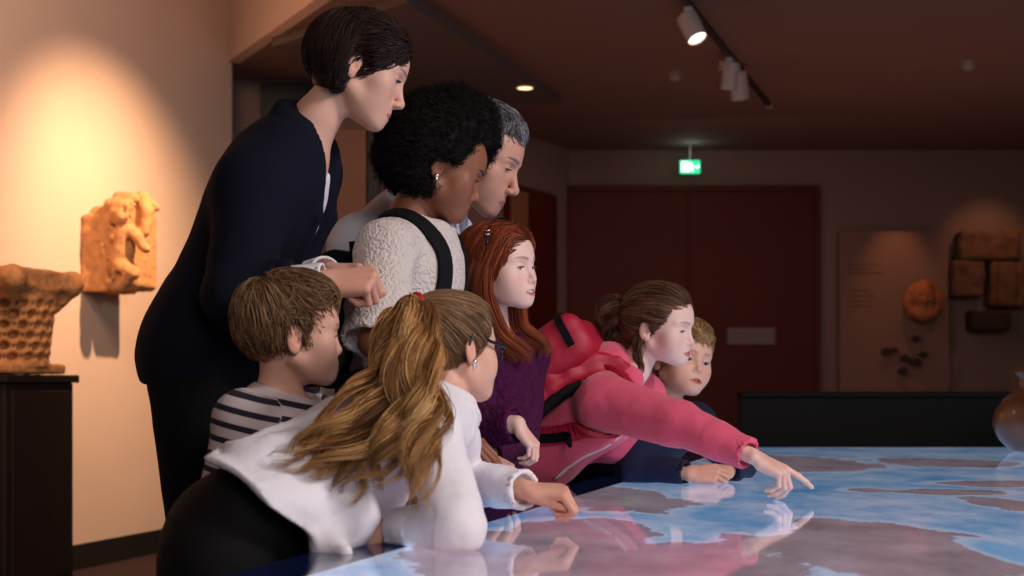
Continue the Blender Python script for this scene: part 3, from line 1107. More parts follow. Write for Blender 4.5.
def wall_pieces():
    s = 13.0 / 1500
    X = lambda px: (px - 512) * s
    Z = lambda py: CAMZ + (385 - py) * s
    o = empty('display_board', (X(887), 12.9, 0), 'tall rectangular display board on the back wall right of the doors', 'display board')
    MB().box((X(836), 12.86, .0), (X(944), 12.90, Z(233)), .004).build('board', M['panel'], o)
    MB().box((X(842), 12.90, 0), (X(938), 12.985, Z(238)), .004).build('backing', M['stone4'], o)
    tx = [(845, 266, 30), (845, 270, 22), (845, 274, 35), (845, 292, 20), (845, 297, 26), (845, 302, 22), (845, 307, 24)]
    mb = MB()
    for a, b, w in tx: mb.box((X(a), 12.858, Z(b) - .006), (X(a + w), 12.861, Z(b) + .006))
    mb.build('text_lines', M['stone3'], o)
    # terracotta head fragment
    c = np.array([X(917), 12.798, Z(303)])
    P = [el(c, (.175, .06, .18), k=.03), el(c + V(-.01, -.05, .03), (.085, .06, .11), k=.04), el(c + V(0, -.06, -.11), (.11, .05, .06), k=.05),
         rc(c + V(-.01, -.10, .03), c + V(-.01, -.11, -.01), .014, .02, k=.02), el(c + V(0, -.03, .13), (.06, .05, .06), k=.03)]
    for q in (-.045, .03): P.append(sp(c + V(q, -.11, .045), .02, k=.015, op='s'))
    v, f = skin_mesh(P, .012)
    v = v + vnormals(v, f) * (noise(v, 14, 5, 3) * .012)[:, None]
    tag(mesh('terracotta_disc', v, f, M['terracotta'], None, c), 'round terracotta disc with a worn face on the display board', 'relief')
    pts = [(881, 352, 7), (900, 359, 6), (910, 363, 7), (911, 339, 5), (918, 355, 5), (898, 371, 6), (890, 350, 4)]
    words = ['leftmost small dark shard on the display board, apart from the others', 'small dark shard in the middle of the cluster on the display board', 'largest dark shard low in the cluster on the display board',
             'small dark shard just under the terracotta disc', 'small dark shard at the right of the cluster below the disc', 'lowest small dark shard on the display board', 'tiny dark shard above and right of the leftmost one on the board']
    rng = random.Random(3)
    for (px, py, r), w in zip(pts, words):
        n = 7
        poly = [(math.cos(2 * math.pi * i / n + .3) * r * s * rng.uniform(.6, 1.1), math.sin(2 * math.pi * i / n + .3) * r * s * .7 * rng.uniform(.6, 1.1)) for i in range(n)]
        mb = MB().prism(poly, 0, .035)
        v = np.array(mb.v); v = np.stack([v[:, 0], -v[:, 2], v[:, 1]], 1) + V(X(px), 12.86, Z(py))
        o2 = mesh('pottery_shard', v, mb.f, M['stone4'], None, V(X(px), 12.86, Z(py)), smooth=False)
        tag(o2, w, 'shard', 'dark shards on the display board')
    # carved blocks further right
    def rough(name, lo, hi, m, label, seed, fl=0):
        lo, hi = np.array(lo), np.array(hi)
        c = (lo + hi) / 2
        P = [bx(c, (hi - lo) / 2, None, .03, k=.02)]
        for i in range(fl):
            x = lo[0] + (hi[0] - lo[0]) * (i + .5) / fl
            P.append(rc((x, lo[1], lo[2] - .1), (x, lo[1], hi[2] + .1), .022, .022, k=.02, op='s'))
        v, f = skin_mesh(P, .018)
        v = v + vnormals(v, f) * (noise(v, 9, seed, 3) * .02)[:, None]
        tag(mesh(name, v, f, m, None, V(c[0], hi[1], lo[2])), label, 'stone fragment')
    y0, y1 = 12.78, 13.0
    rough('stone_lintel', (X(953), y0, Z(262)), (X(1013), y1, Z(232)), M['stone3'], 'wide carved stone block topmost on the back wall at right', 1)
    rough('stone_block', (X(946), y0, Z(298)), (X(978), y1, Z(263)), M['stone3'], 'squarish carved stone block hanging under the left end of the wide block', 2)
    rough('stone_column', (X(983), y0, Z(308)), (X(1020), y1, Z(262)), M['stone3'], 'upright fluted stone piece hanging under the right end of the wide block', 3, 2)
    rough('stone_chunk', (X(964), y0, Z(332)), (X(1003), y1, Z(311)), M['stone4'], 'dark low stone block lowest of the stones on the back wall', 4)
wall_pieces()

def low_wall():
    d = 6.62
    s = d / 1500
    x0, x1 = (741 - 512) * s, (1014 - 512) * s
    o = empty('low_partition', ((x0 + x1) / 2, d, 0), 'long low black partition standing behind the far end of the map table', 'partition')
    MB().box((x0, d, .05), (x1 + .9, d + .12, CAMZ - 8 * s), .006).build('panel', M['black'], o)
    MB().box((x0 + .05, d - .06, 0), (x1 + .85, d + .2, .05), .005).build('plinth_base', M['black'], o)
    MB().box((x0 + .0, d - .012, CAMZ - 8 * s - .02), (x1 + .9, d + .132, CAMZ - 8 * s + .006), .004).build('cap_rail', M['black'], o)
low_wall()

def ceiling_things():
    def up(px, py, z=H):
        d = 1500 * (z - CAMZ) / (385 - py)
        return W(px, py, d)
    a, b = up(683, -6), up(769, 103)
    t = unit(b - a)
    n = unit(np.cross(t, V(0, 0, 1)))
    R = np.stack([t, n, V(0, 0, 1)], 1)
    L = np.linalg.norm(b - a)
    o = empty('light_track', a, 'dark ceiling light track running back across the ceiling', 'light track')
    MB().box((0, -.018, -.03), (L, .018, 0), .004, R=R, o=a).build('rail', M['track'], o)
    MB().box((L - .03, -.022, -.034), (L + .03, .022, 0), .004, R=R, o=a).build('end_cap', M['lampgrey'], o)
    def spot(name, at, aim, r, ln, label, lit):
        p = a + t * at
        root = empty(name, p, label, 'spotlight', 'spotlights on the ceiling track')
        dn = p + V(0, 0, -.03)
        MB().box((-.06, -.022, -.03), (.06, .022, 0), .005, R=R, o=dn).build('adapter', M['lampgrey'], root)
        j = dn + V(0, 0, -.085)
        mb = MB().tube([dn, j], .011, 10)
        mb.build('stem', M['lampgrey'], root, smooth=True)
        f = unit(aim); fr_ = frame(f, V(0, 0, 1))
        Rl = np.stack([fr_[:, 1], fr_[:, 2], fr_[:, 0]], 1)
        mb = MB().lathe([(r * .85, -ln * .5), (r, -ln * .45), (r, ln * .5), (r * .9, ln * .5), (r * .86, ln * .42)], 28, j + f * .02, Rl)
        mb.build('housing', M['lampgrey'], root, smooth=False)
        mb = MB().lathe([(r * .86, ln * .40), (r * .84, ln * .45)], 28, j + f * .02, Rl)
        mb.build('lens', M['lampglow'] if lit else M['lampgrey'], root)
        mb = MB().box((-.02, -.03, -.03), (.02, .03, .03), .004, R=Rl, o=j - f * ln * .2 + fr_[:, 1] * r)
        mb.build('knuckle', M['lampgrey'], root)
        return j + f * ln
    k = lambda py: np.linalg.norm(up(0, py)[1] - a[1]) / t[1]
    spot('track_spotlight', k(3), (.36, -.35, -.86), .056, .155, 'lit grey cylinder spotlight nearest on the ceiling track', True)
    spot('track_spotlight', k(54), (-.1, .2, -1), .052, .17, 'unlit grey spotlight left of the far pair on the ceiling track', False)
    spot('track_spotlight', k(64), (.15, .25, -1), .060, .18, 'unlit grey spotlight at the right of the far pair on the track', False)
    for px, py, lab in ((675, 73, 'small round ceiling detector left of the far track spotlights'), (968, 62, 'small round ceiling detector far right above the stone blocks')):
        p = up(px, py)
        r = empty('ceiling_detector', p, lab, 'smoke detector')
        MB().lathe([(.0, -.05), (.03, -.05), (.045, -.03), (.05, 0)], 20, p).build('housing', M['detector'], r, smooth=True)
        MB().lathe([(.055, -.008), (.058, 0)], 20, p).build('base_ring', M['detector'], r)
    p = DOWN_XY
    r = empty('downlight', p, 'small glowing round downlight set in the dropped ceiling', 'downlight')
    MB().lathe([(.058, -.008), (.066, -.004), (.066, .002)], 28, p).build('trim_ring', M['lampgrey'], r)
    MB().lathe([(.050, -.010), (.050, -.006)], 28, p).build('lamp', M['downglow'], r)
    # exit sign near the back wall
    s = 12.7 / 1500
    x0, x1, z0, z1 = (680 - 512) * s, (700 - 512) * s, CAMZ + (385 - 173.5) * s, CAMZ + (385 - 160.5) * s
    r = empty('exit_sign', ((x0 + x1) / 2, 12.7, z1), 'small green lit exit sign hanging above the double doors', 'exit sign')
    MB().box((x0, 12.68, z0), (x1, 12.72, z1), .003).build('box', M['exitgreen'], r)
    w, h = x1 - x0, z1 - z0
    def flat(poly, name):
        mb = MB().prism([(x0 + u * w, z0 + v * h) for u, v in poly], 0, .003)
        v = np.array(mb.v); v = np.stack([v[:, 0], 12.680 - v[:, 2], v[:, 1]], 1)
        return child(name, v, mb.f, M['exitwhite'], r, smooth=False)
    # running figure by a doorway, and an arrow
    pic = flat([(.06, .12), (.42, .12), (.42, .88), (.06, .88)], 'doorway_panel')
    c = [(.52 + .045 * math.cos(a), .76 + .07 * math.sin(a)) for a in np.linspace(0, 6.28, 13)[:-1]]
    flat(c, 'figure_head')
    flat([(.47, .68), (.58, .66), (.72, .52), (.70, .47), (.58, .56), (.56, .42), (.66, .30), (.64, .10), (.59, .10), (.60, .27), (.50, .36), (.44, .14), (.38, .14), (.44, .40), (.47, .56), (.40, .50), (.37, .54)], 'figure')
    flat([(.76, .55), (.86, .55), (.86, .68), (.96, .50), (.86, .32), (.86, .45), (.76, .45)], 'arrow')
    MB().tube([((x0 + x1) / 2, 12.7, z1), ((x0 + x1) / 2, 12.7, H)], .006, 8).build('hanger', M['lampgrey'], r)
ceiling_things()

# ------------------------------------------------------------------ the map table
TZ = .70
def plane_pt(px, py):
    d = 1500 * (CAMZ - TZ) / (py - HZ)
    return W(px, py, d)
TE0, TE1 = plane_pt(275, 562)[:2], plane_pt(622, 471)[:2]
te = unit(TE1 - TE0)
tn = V(te[1], -te[0])
FAR = 6.2
def table():
    A = TE0 + te * (1.2 - TE0[1]) / te[1]
    B = TE0 + te * (FAR - TE0[1]) / te[1]
    Cc, D = V(3.6, FAR), V(3.0, 1.2)
    o = empty('map_table', (*((A + B + Cc + D) / 4), 0), 'large low interactive table with a glowing map under glossy glass', 'table')
    poly = [A, D, Cc, B]
    cen = sum(poly) / 4
    MB().prism([tuple(p + (cen - p) * .06) for p in poly], 0.0, TZ - .08).build('plinth', M['tablebody'], o)
    MB().prism([tuple(p) for p in poly], TZ - .08, TZ - .004).build('frame', M['tablebody'], o)
    # glass with the picture
    n1, n2 = 240, 320
    u = np.linspace(0, 1, n1); v = np.linspace(0, 1, n2)
    U, Vv = np.meshgrid(u, v, indexing='ij')
    G = A + (D - A) * U[..., None] * (1 - Vv[..., None]) + (B - A) * Vv[..., None] * (1 - U[..., None]) + (Cc - A) * (U * Vv)[..., None] + (D - A) * 0
    G = (1 - U)[..., None] * ((1 - Vv)[..., None] * A + Vv[..., None] * B) + U[..., None] * ((1 - Vv)[..., None] * D + Vv[..., None] * Cc)
    pts = np.concatenate([G.reshape(-1, 2), np.full((n1 * n2, 1), TZ)], 1)
    idx = np.arange(n1 * n2).reshape(n1, n2)
    f = np.stack([idx[:-1, :-1], idx[1:, :-1], idx[1:, 1:], idx[:-1, 1:]], -1).reshape(-1, 4)
    x, y = pts[:, 0], pts[:, 1]
    land = np.full(len(pts), -.6)
    # coasts of the shown map: blobs (px, py on the table, half width px, half height px, weight)
    for px, py, a, b, w in LAND:
        c = plane_pt(px, py); l = plane_pt(px + a, py); t_ = plane_pt(px, py - b); b_ = plane_pt(px, py + b)
        rx = abs(l[0] - c[0]); yc = (t_[1] + b_[1]) / 2; ry = abs(t_[1] - b_[1]) / 2
        xc = (px - 512) / 1500 * y * .5 + c[0] * .5 if False else c[0]
        q = ((x - xc) / rx) ** 2 + ((y - yc) / ry) ** 2
        land = np.maximum(land, w * (1 - q)) if w > 0 else np.minimum(land, -w * (q - 1))
    edge = (x - TE0[0]) * tn[0] + (y - TE0[1]) * tn[1]
    g = child('screen', pts, f, M['screen'], o, smooth=True, attr={'land': np.clip(land, -2, 2), 'edge': edge, 'far': FAR - y})
    tag(g, 'glowing map of pale blue sea and mauve land')
LAND = [(605, 498, 62, 13, 1.1), (660, 505, 40, 8, .7), (795, 464, 80, 8.5, 1.2), (950, 463, 62, 5, 1.1), (1000, 484, 70, 3.4, .9), (955, 492, 62, 3, .9), (868, 490, 26, 2.2, .6),
        (885, 550, 140, 31, 1.4), (690, 566, 130, 24, 1.2), (585, 535, 70, 18, 1.0), (1010, 505, 34, 8, .8),
        (728, 520, 64, 15, -1.0), (1022, 556, 34, 20, -1.4), (500, 556, 90, 26, 1.3), (560, 574, 90, 20, 1.2)]

def screen_mat():
    m = bpy.data.materials.new('map_screen'); m.use_nodes = True
    nt = m.node_tree; b = nt.nodes['Principled BSDF']; N = nt.nodes.new; Lk = nt.links.new
    def attr(n):
        a = N('ShaderNodeAttribute'); a.attribute_name = n; return a.outputs['Fac']
    tc = N('ShaderNodeTexCoord')
    mp = N('ShaderNodeMapping'); mp.inputs['Scale'].default_value = (1, .6, 1); Lk(tc.outputs['Object'], mp.inputs['Vector'])
    def nz(sc, det=8, rough=.6):
        n = N('ShaderNodeTexNoise'); n.inputs['Scale'].default_value = sc; n.inputs['Detail'].default_value = det; n.inputs['Roughness'].default_value = rough
        Lk(mp.outputs[0], n.inputs['Vector']); return n.outputs['Fac']
    def math_(op, a, c=None):
        x = N('ShaderNodeMath'); x.operation = op
        for i, q in enumerate((a, c)):
            if q is None: continue
            if isinstance(q, (int, float)): x.inputs[i].default_value = q
            else: Lk(q, x.inputs[i])
        return x.outputs[0]
    def mix(f, a, c):
        x = N('ShaderNodeMix'); x.data_type = 'RGBA'
        Lk(f, x.inputs[0]) if not isinstance(f, float) else None
        if isinstance(f, float): x.inputs[0].default_value = f
        for i, q in ((6, a), (7, c)):
            if isinstance(q, tuple): x.inputs[i].default_value = (*q, 1)
            else: Lk(q, x.inputs[i])
        return x.outputs[2]
    def ramp(v, a, c):
        x = N('ShaderNodeMapRange'); x.inputs[1].default_value = a; x.inputs[2].default_value = c
        Lk(v, x.inputs[0]); return x.outputs[0]
    h = math_('ADD', attr('land'), math_('MULTIPLY', math_('SUBTRACT', nz(6, 10, .72), .5), 3.3))
    landf = ramp(h, -.02, .04)
    shelf = ramp(h, -.95, -.15)
    sea = mix(ramp(nz(2.2, 4), .35, .65), lin(84, 140, 200), lin(128, 174, 218))
    sea = mix(shelf, sea, lin(182, 196, 224))
    land = mix(ramp(nz(9, 6), .3, .7), lin(134, 114, 126), lin(170, 150, 162))
    land = mix(ramp(nz(5, 8, .7), .58, .72), land, lin(160, 166, 150))
    c = mix(landf, sea, land)
    e = math_('MULTIPLY', math_('GREATER_THAN', attr('edge'), .11), math_('GREATER_THAN', attr('far'), .06))
    c = mix(e, lin(10, 16, 40), c)
    # a lit picture under a sheet of glass: what the glass reflects does not come up from below
    nt.nodes.remove(b)
    em = N('ShaderNodeEmission'); Lk(c, em.inputs['Color']); em.inputs['Strength'].default_value = SCREEN
    gl = N('ShaderNodeBsdfGlossy'); gl.inputs['Roughness'].default_value = .045; gl.inputs['Color'].default_value = (.95, .95, 1, 1)
    fr = N('ShaderNodeFresnel'); fr.inputs['IOR'].default_value = 1.5
    ms = N('ShaderNodeMixShader'); Lk(fr.outputs[0], ms.inputs[0]); Lk(em.outputs[0], ms.inputs[1]); Lk(gl.outputs[0], ms.inputs[2])
    Lk(ms.outputs[0], nt.nodes['Material Output'].inputs['Surface'])
    return m
SCREEN = 1.35
M['screen'] = screen_mat()
table()

def vase():
    c = np.array(plane_pt(1030, 452)); c[2] = TZ
    s = c[1] / 1500
    o = empty('clay_vase', c, 'brown glazed clay jug with handle standing on the far right of the table', 'vase')
    pr = [(.0, .0), (.055, .0), (.075, .006), (.115, .05), (.138, .105), (.130, .155), (.095, .205), (.058, .232), (.045, .25), (.045, .285), (.060, .300), (.064, .306), (.056, .308), (.040, .29)]
    MB().lathe(pr, 40, c).build('body', M['vase'], o, smooth=True)
    pts = spline([c + V(.05, -.02, .285), c + V(.09, -.03, .285), c + V(.115, -.035, .245), c + V(.105, -.03, .19)], 16)
    MB().tube(pts, .014, 10).build('handle', M['vase'], o, smooth=True)
vase()

# ------------------------------------------------------------------ light
def lamp(kind, name, loc, tgt, energy, color, size=.3, angle=60, blend=.5, sy=None):
    l = bpy.data.lights.new(name, kind)
    l.energy = energy; l.color = color
    if kind == 'AREA':
        l.size = size
        if sy: l.shape = 'RECTANGLE'; l.size_y = sy
    if kind == 'SPOT':
        l.spot_size = math.radians(angle); l.spot_blend = blend; l.shadow_soft_size = size
    if kind == 'POINT': l.shadow_soft_size = size
    o = bpy.data.objects.new(name, l); C.objects.link(o)
    o.location = tuple(loc)
    o.rotation_euler = (Vector(tuple(tgt)) - Vector(tuple(loc))).to_track_quat('-Z', 'Y').to_euler()
    return o
def lights():
    wp = wallp(7.6)
    tgt = np.array([*wallp(7.75), 1.95])
    lamp('SPOT', 'wall_washer', np.array([*(wallp(7.6) + wn * 1.5), 2.97]), np.array([*wallp(8.0), 1.40]), 430, (1, .63, .37), .03, 80, 1.0)
    lamp('AREA', 'left_wall_fill', np.array([*(wallp(5.4) + wn * 1.6), 3.3]), np.array([*wallp(6.8), 1.7]), 52, (1, .66, .48), .8)  # soft light added to brighten the left wall and capital, not a real lamp
    lamp('AREA', 'hall_light', (2.9, 1.3, 3.0), (.1, 3.2, .9), 84, (1, .93, .92), .9)
    lamp('AREA', 'hall_fill', (1.0, -1.2, 2.3), (-.1, 3.0, .9), 50, (1, .90, .87), 1.4)  # unseen fill added behind the camera to brighten the faces
    lamp('SPOT', 'panel_spot', (3.28, 12.35, 2.9), (3.30, 12.86, 1.7), 26, (1, .45, .2), .03, 44, .9)
    lamp('SPOT', 'stone_spot', (4.1, 12.25, 2.95), (4.1, 13, 1.9), 18, (1, .45, .2), .04, 60, .9)
    lamp('AREA', 'ceiling_fill', (2.4, 9.2, .45), (2.2, 9.2, 3), 15, (1, .52, .42), 3.2)  # hidden light added behind the partition only to brighten the ceiling
    lamp('AREA', 'back_hall_light', (1.5, 10.8, 2.8), (1.6, 11.6, 0), 11, (1, .55, .4), 1.5)
    lamp('POINT', 'exit_glow', ((690 - 512) * 12.7 / 1500, 12.6, 2.90), (0, 0, 0), .3, (.6, 1, .9), .05)
lights()
w = bpy.data.worlds.new('World'); bpy.context.scene.world = w; w.use_nodes = True
w.node_tree.nodes['Background'].inputs[0].default_value = (.5, .35, .3, 1)
w.node_tree.nodes['Background'].inputs[1].default_value = .03

# ------------------------------------------------------------------ camera
cam = bpy.data.cameras.new('Camera'); co = bpy.data.objects.new('Camera', cam); C.objects.link(co)
co.location = (0, 0, CAMZ); co.rotation_euler = (math.pi / 2, 0, 0)
cam.sensor_width = 36; cam.lens = PXF / 1024 * 36; cam.shift_y = (HZ - 288) / 1024
cam.clip_start = .05
cam.dof.use_dof = True; cam.dof.focus_distance = 3.3; cam.dof.aperture_fstop = 5.0
bpy.context.scene.camera = co
vs_ = bpy.context.scene.view_settings
vs_.view_transform = 'Standard'; vs_.look = 'None'; vs_.gamma = 1; vs_.exposure = 0
vs_.use_curve_mapping = False
bpy.context.scene.cycles.use_denoising = True
# ------------------------------------------------------------------ the people
M['eye'] = mat('eye_surface', rough=.08, vcol=True)
M['lash_dark'] = mat('lash_dark', (.012, .008, .006), .7)
M['lash_light'] = mat('lash_light', (.09, .05, .03), .7)
M['skin'] = mat('skin', vcol=True, rough=.48, sss=.10, spec=.4, bump=.03, bscale=500)
M['hair'] = mat('hair_strands', vcol=True, rough=.5, spec=.28)
M['hair_matt'] = mat('hair_matt', vcol=True, rough=.75, spec=.2)
M['navy'] = mat('navy_blazer_wool', lin(13, 14, 30), .9, spec=.2, bump=.15, bscale=700)
M['dark_trousers'] = mat('dark_trousers', lin(9, 8, 12), .9, spec=.2, bump=.1, bscale=500)
M['black_cloth'] = mat('black_cloth', lin(11, 10, 12), .8, spec=.2, bump=.15, bscale=300)
M['white_cotton'] = mat('white_cotton', lin(238, 232, 238), .8, bump=.55, bscale=17, bdetail=4)
M['white_shirt'] = mat('pale_shirt', lin(214, 214, 226), .8, bump=.08, bscale=60)
M['knit'] = mat('cream_knit', lin(226, 212, 204), .9, bump=.9, bscale=150, bdetail=2)
M['purple'] = mat('purple_lace', lin(72, 14, 58), .9, spec=.2, bump=.9, bscale=110, bdetail=2, var=.25, vscale=70)
M['pink'] = mat('pink_fleece', lin(230, 88, 118), .9, bump=.15, bscale=260, sheen=.2)
M['red_pack'] = mat('red_nylon', lin(176, 22, 54), .55, bump=.12, bscale=60)
M['black_strap'] = mat('black_webbing', lin(12, 12, 16), .8, spec=.2, bump=.2, bscale=400)
M['navy_knit'] = mat('navy_sweater', lin(20, 24, 56), .9, bump=.4, bscale=260)
M['jeans'] = mat('dark_denim', lin(28, 32, 50), .85, bump=.2, bscale=400)
M['shoe'] = mat('dark_shoe', lin(24, 20, 20), .5)
M['gold'] = mat('gold_stud', (.9, .62, .3), .25, metal=1)
M['silver'] = mat('silver_stud', (.85, .85, .88), .2, metal=1)
M['red_band'] = mat('red_hair_tie', lin(190, 20, 30), .6)
M['frame_black'] = mat('spectacle_frame', lin(18, 16, 20), .25)
M['teeth'] = mat('teeth', (.8, .76, .70), .25)
M['hoodtrim'] = mat('pale_trim', lin(228, 210, 214), .8)

def glass_mat():
    m = bpy.data.materials.new('spectacle_glass'); m.use_nodes = True
    b = m.node_tree.nodes['Principled BSDF']
    b.inputs['Base Color'].default_value = (1, 1, 1, 1); b.inputs['Roughness'].default_value = 0
    b.inputs['Transmission Weight'].default_value = 1; b.inputs['IOR'].default_value = 1.15
    return m
M['glass'] = glass_mat()

def stripe_mat():
    m = bpy.data.materials.new('striped_jersey'); m.use_nodes = True
    nt = m.node_tree; b = nt.nodes['Principled BSDF']
    a = nt.nodes.new('ShaderNodeAttribute'); a.attribute_name = 'band'
    f = nt.nodes.new('ShaderNodeMath'); f.operation = 'FRACT'; nt.links.new(a.outputs['Fac'], f.inputs[0])
    r = nt.nodes.new('ShaderNodeMapRange'); r.inputs[1].default_value = .60; r.inputs[2].default_value = .64
    nt.links.new(f.outputs[0], r.inputs[0])
    mx = nt.nodes.new('ShaderNodeMix'); mx.data_type = 'RGBA'
    mx.inputs[6].default_value = (*lin(206, 190, 190), 1); mx.inputs[7].default_value = (*lin(34, 26, 44), 1)
    nt.links.new(r.outputs[0], mx.inputs[0]); nt.links.new(mx.outputs[2], b.inputs['Base Color'])
    b.inputs['Roughness'].default_value = .9
    return m
M['stripes'] = stripe_mat()

SK = dict(fair=lin(224, 172, 150), pale=lin(236, 196, 182), brown=lin(142, 88, 62), man=lin(206, 150, 128))
LIP = dict(fair=lin(186, 108, 98), pale=lin(200, 112, 108), brown=lin(118, 58, 52), man=lin(160, 96, 86))

def head_at(nose_px, d, R, hs, kid=0, nose=1.0):
    """head centre from where the tip of the nose is"""
    tip = V((.1235 - .010 * kid) + (nose - 1) * .012 - .004, 0, -.0225)
    return W(*nose_px, d) - R @ tip * hs

def stand(j, s, lean=(0, 0), spread=.09, foot=None):
    """legs down to the floor under the pelvis"""
    p = j['pelvis']
    sh = j['shL'] - j['shR']; l = unit(V(sh[0], sh[1], 0))
    for q, sg in (('L', 1), ('R', -1)):
        h = p + l * sg * spread * s - V(0, 0, .05 * s)
        g = np.array([h[0] + lean[0], h[1] + lean[1], 0.075 * s]) + l * sg * .03
        j['hp' + q] = h; j['an' + q] = g
        f = V(l[1], -l[0], 0)
        j['kn' + q] = (h + g) / 2 + f * .035 * s
    return j

def trousers_shoes(P, m, o=.012, lo=None):
    j, s = P.j, P.s
    pr = P.legs(o) + P.torso(o)[:2]
    top = (j['pelvis'] + j['waist']) / 2
    n = unit(j['waist'] - j['pelvis'])
    pr.append(pl(top, n, k=.01))
    for q in ('R', 'L'):
        a = j['an' + q]
        pr.append(rc(a, a - V(0, 0, .03), .045 * s + o, .05 * s + o, k=.02))
    pr.append(pl(V(0, 0, .014), V(0, 0, -1), k=.004))
    P.garment('trousers', pr, m, .009, wr=.003, wf=10, seed=3)
    sh = j['shL'] - j['shR']; l = unit(V(sh[0], sh[1], 0)); f = V(l[1], -l[0], 0)
    for q in ('R', 'L'):
        a = j['an' + q]
        g = V(a[0], a[1], 0)
        pr = [rc(g - f * .03 * s + V(0, 0, .045 * s), g + f * .06 * s + V(0, 0, .042 * s), .042 * s, .040 * s, k=.02),
              rc(g + f * .06 * s + V(0, 0, .042 * s), g + f * .16 * s + V(0, 0, .034 * s), .042 * s, .030 * s, k=.02),
              bx(g + f * .06 * s + V(0, 0, .010), (.13 * s, .044 * s, .010), frame(f, V(0, 0, 1)), .008, k=.01), pl(V(0, 0, .004), V(0, 0, -1), k=.001)]
        P.garment('shoe', pr, M['shoe'], .007)

def earring(P, mt, r=.0035, side=-1):
    c = P.hl((-.006, side * .0835, -.0265))
    pr = [sp(c, r, k=.001), sp(c + V(0, 0, -r * 1.3), r * .7, k=.001)]
    v, f = skin_mesh(pr, .0012)
    o = child('earring', v, f, mt, P.root)
    return o

def nogroup(P, *a): pass

# .................................................. 1: the tall woman in the navy blazer
def woman():
    d = 3.05
    R = head_R(-6, 25, -4); hs = .92
    face = dict(opn=.55, mouth=.25, nose=1.0)
    j = dict(R=R, hs=hs, s=.98, face=face, head=head_at((403, 107), d, R, hs, 0, 1.0))
    j['neck'] = W(302, 138, 3.05); j['chest'] = W(268, 206, 3.06); j['waist'] = W(234, 288, 3.09); j['pelvis'] = W(216, 350, 3.1)
    j['shR'] = W(256, 186, 2.93); j['shL'] = W(306, 172, 3.20)
    j['elR'] = W(236, 296, 2.86); j['wrR'] = W(324, 282, 2.84)
    j['elL'] = W(268, 298, 3.24); j['wrL'] = W(326, 274, 3.02)
    stand(j, 1.0)
    P = Person('person', 'woman with short dark hair in a navy blazer leaning over the children at left', (j['pelvis'][0], j['pelvis'][1], 0), **j)
    hR = place_hand(j['wrR'], (.95, .05, .04), (-.05, -.62, .74), .98, curls=[(72, 92, 48), (76, 94, 48), (80, 94, 48), (84, 92, 46)], thumb=(8, 30))
    hL = place_hand(j['wrL'], (.85, -.35, -.12), (.3, .55, .75), .92, left=True, curls=[(50, 70, 30)] * 4, thumb=(12, 30))
    P.body(M['skin'], SK['fair'], LIP['fair'], lin(90, 60, 46), [hR, hL], blush=.35, browk=.7)
    P.eyes(lin(70, 84, 90), (1, 0, -.35))
    # blouse
    Rt = P.spine_frame(j['waist'], j['neck'])
    pr = P.torso(.004)
    pr += [el(j['neck'] + Rt @ V(.055, 0, .03), (.075, .075, .085), Rt, k=.01, op='s'), pl(j['pelvis'] - Rt[:, 2] * .02, -Rt[:, 2], k=.004)]
    P.garment('blouse', pr, M['white_cotton'], .006, wr=.002, seed=1)
    for q in ('R', 'L'):
        a, b = j['el' + q], j['wr' + q]
        u = unit(b - a); L = np.linalg.norm(b - a)
        pr = [cc(a + u * (L - .10), b + u * .004, .042, .037, k=.004), cc(a + u * (L - .03), b + u * .02, .032, .031, k=.002, op='s')]
        P.garment('shirt_cuff', pr, M['white_cotton'], .004, wr=.001)
    # blazer
    o = .020
    pr = P.torso(o, k=.06)
    pr.append(el(j['pelvis'] - Rt @ V(.0, 0, .02), (.128, .180, .14), Rt, k=.08))
    for q in ('R', 'L'):
        a, b = j['el' + q], j['wr' + q]
        u = unit(b - a); L = np.linalg.norm(b - a)
        pr += [rc(j['sh' + q], a, .072, .062, k=.035), cc(a - u * .01, a + u * (L - .055), .060, .050, k=.02), sp(a, .062, k=.02)]
        pr += [cc(a + u * (L - .09), a + u * (L + .02), .043, .043, k=.003, op='s')]
    # collar stands round the neck
    nb = j['neck']
    pr += [rc(nb + Rt @ V(-.052, .03, .038), nb + Rt @ V(-.052, -.03, .038), .017, .017, k=.03)]
    for sg in (1, -1):
        pr += [rc(nb + Rt @ V(-.048, sg * .035, .036), nb + Rt @ V(.03, sg * .075, -.01), .017, .014, k=.02),
               rc(nb + Rt @ V(.03, sg * .075, -.01), j['chest'] + Rt @ V(.115, sg * .055, .03), .014, .012, k=.014),
               rc(j['chest'] + Rt @ V(.115, sg * .055, .03), j['waist'] + Rt @ V(.118, sg * .03, -.02), .012, .008, k=.012)]
    # open front
    pr += [el(nb + Rt @ V(.07, 0, .03), (.085, .056, .115), Rt, k=.008, op='s'),
           bx(j['chest'] + Rt @ V(.16, 0, -.05), (.085, .040, .27), Rt, .02, k=.01, op='s')]
    hem = j['pelvis'] - V(0, 0, .085)
    pr += [pl(hem, V(-.12, 0, -1), k=.006), el(hem - V(0, 0, .03), (.125, .165, .10), k=.004, op='s')]
    P.garment('blazer', pr, M['navy'], .006, wr=.0045, wf=9, seed=2)
    trousers_shoes(P, M['dark_trousers'])
    # hair: a short dark bob tucked behind the ear
    cap = xf([el((-.022, 0, .045), (.104, .087, .090), k=.03), el((-.060, 0, .016), (.062, .078, .062), k=.04), el((-.040, 0, -.035), (.044, .062, .040), k=.03),
              el((.016, 0, .086), (.068, .068, .044), k=.03), rc((.052, .042, .074), (.020, .074, .040), .020, .014, k=.03), rc((.052, -.042, .074), (.020, -.074, .040), .020, .014, k=.03),
              rc((-.038, -.072, .01), (-.030, -.068, -.058), .018, .010, k=.02), rc((-.038, .072, .01), (-.030, .068, -.058), .018, .010, k=.02),
              el((.006, -.090, -.006), (.030, .026, .034), k=.008, op='s'), el((.006, .090, -.006), (.030, .026, .034), k=.008, op='s')], j['head'], R, hs)
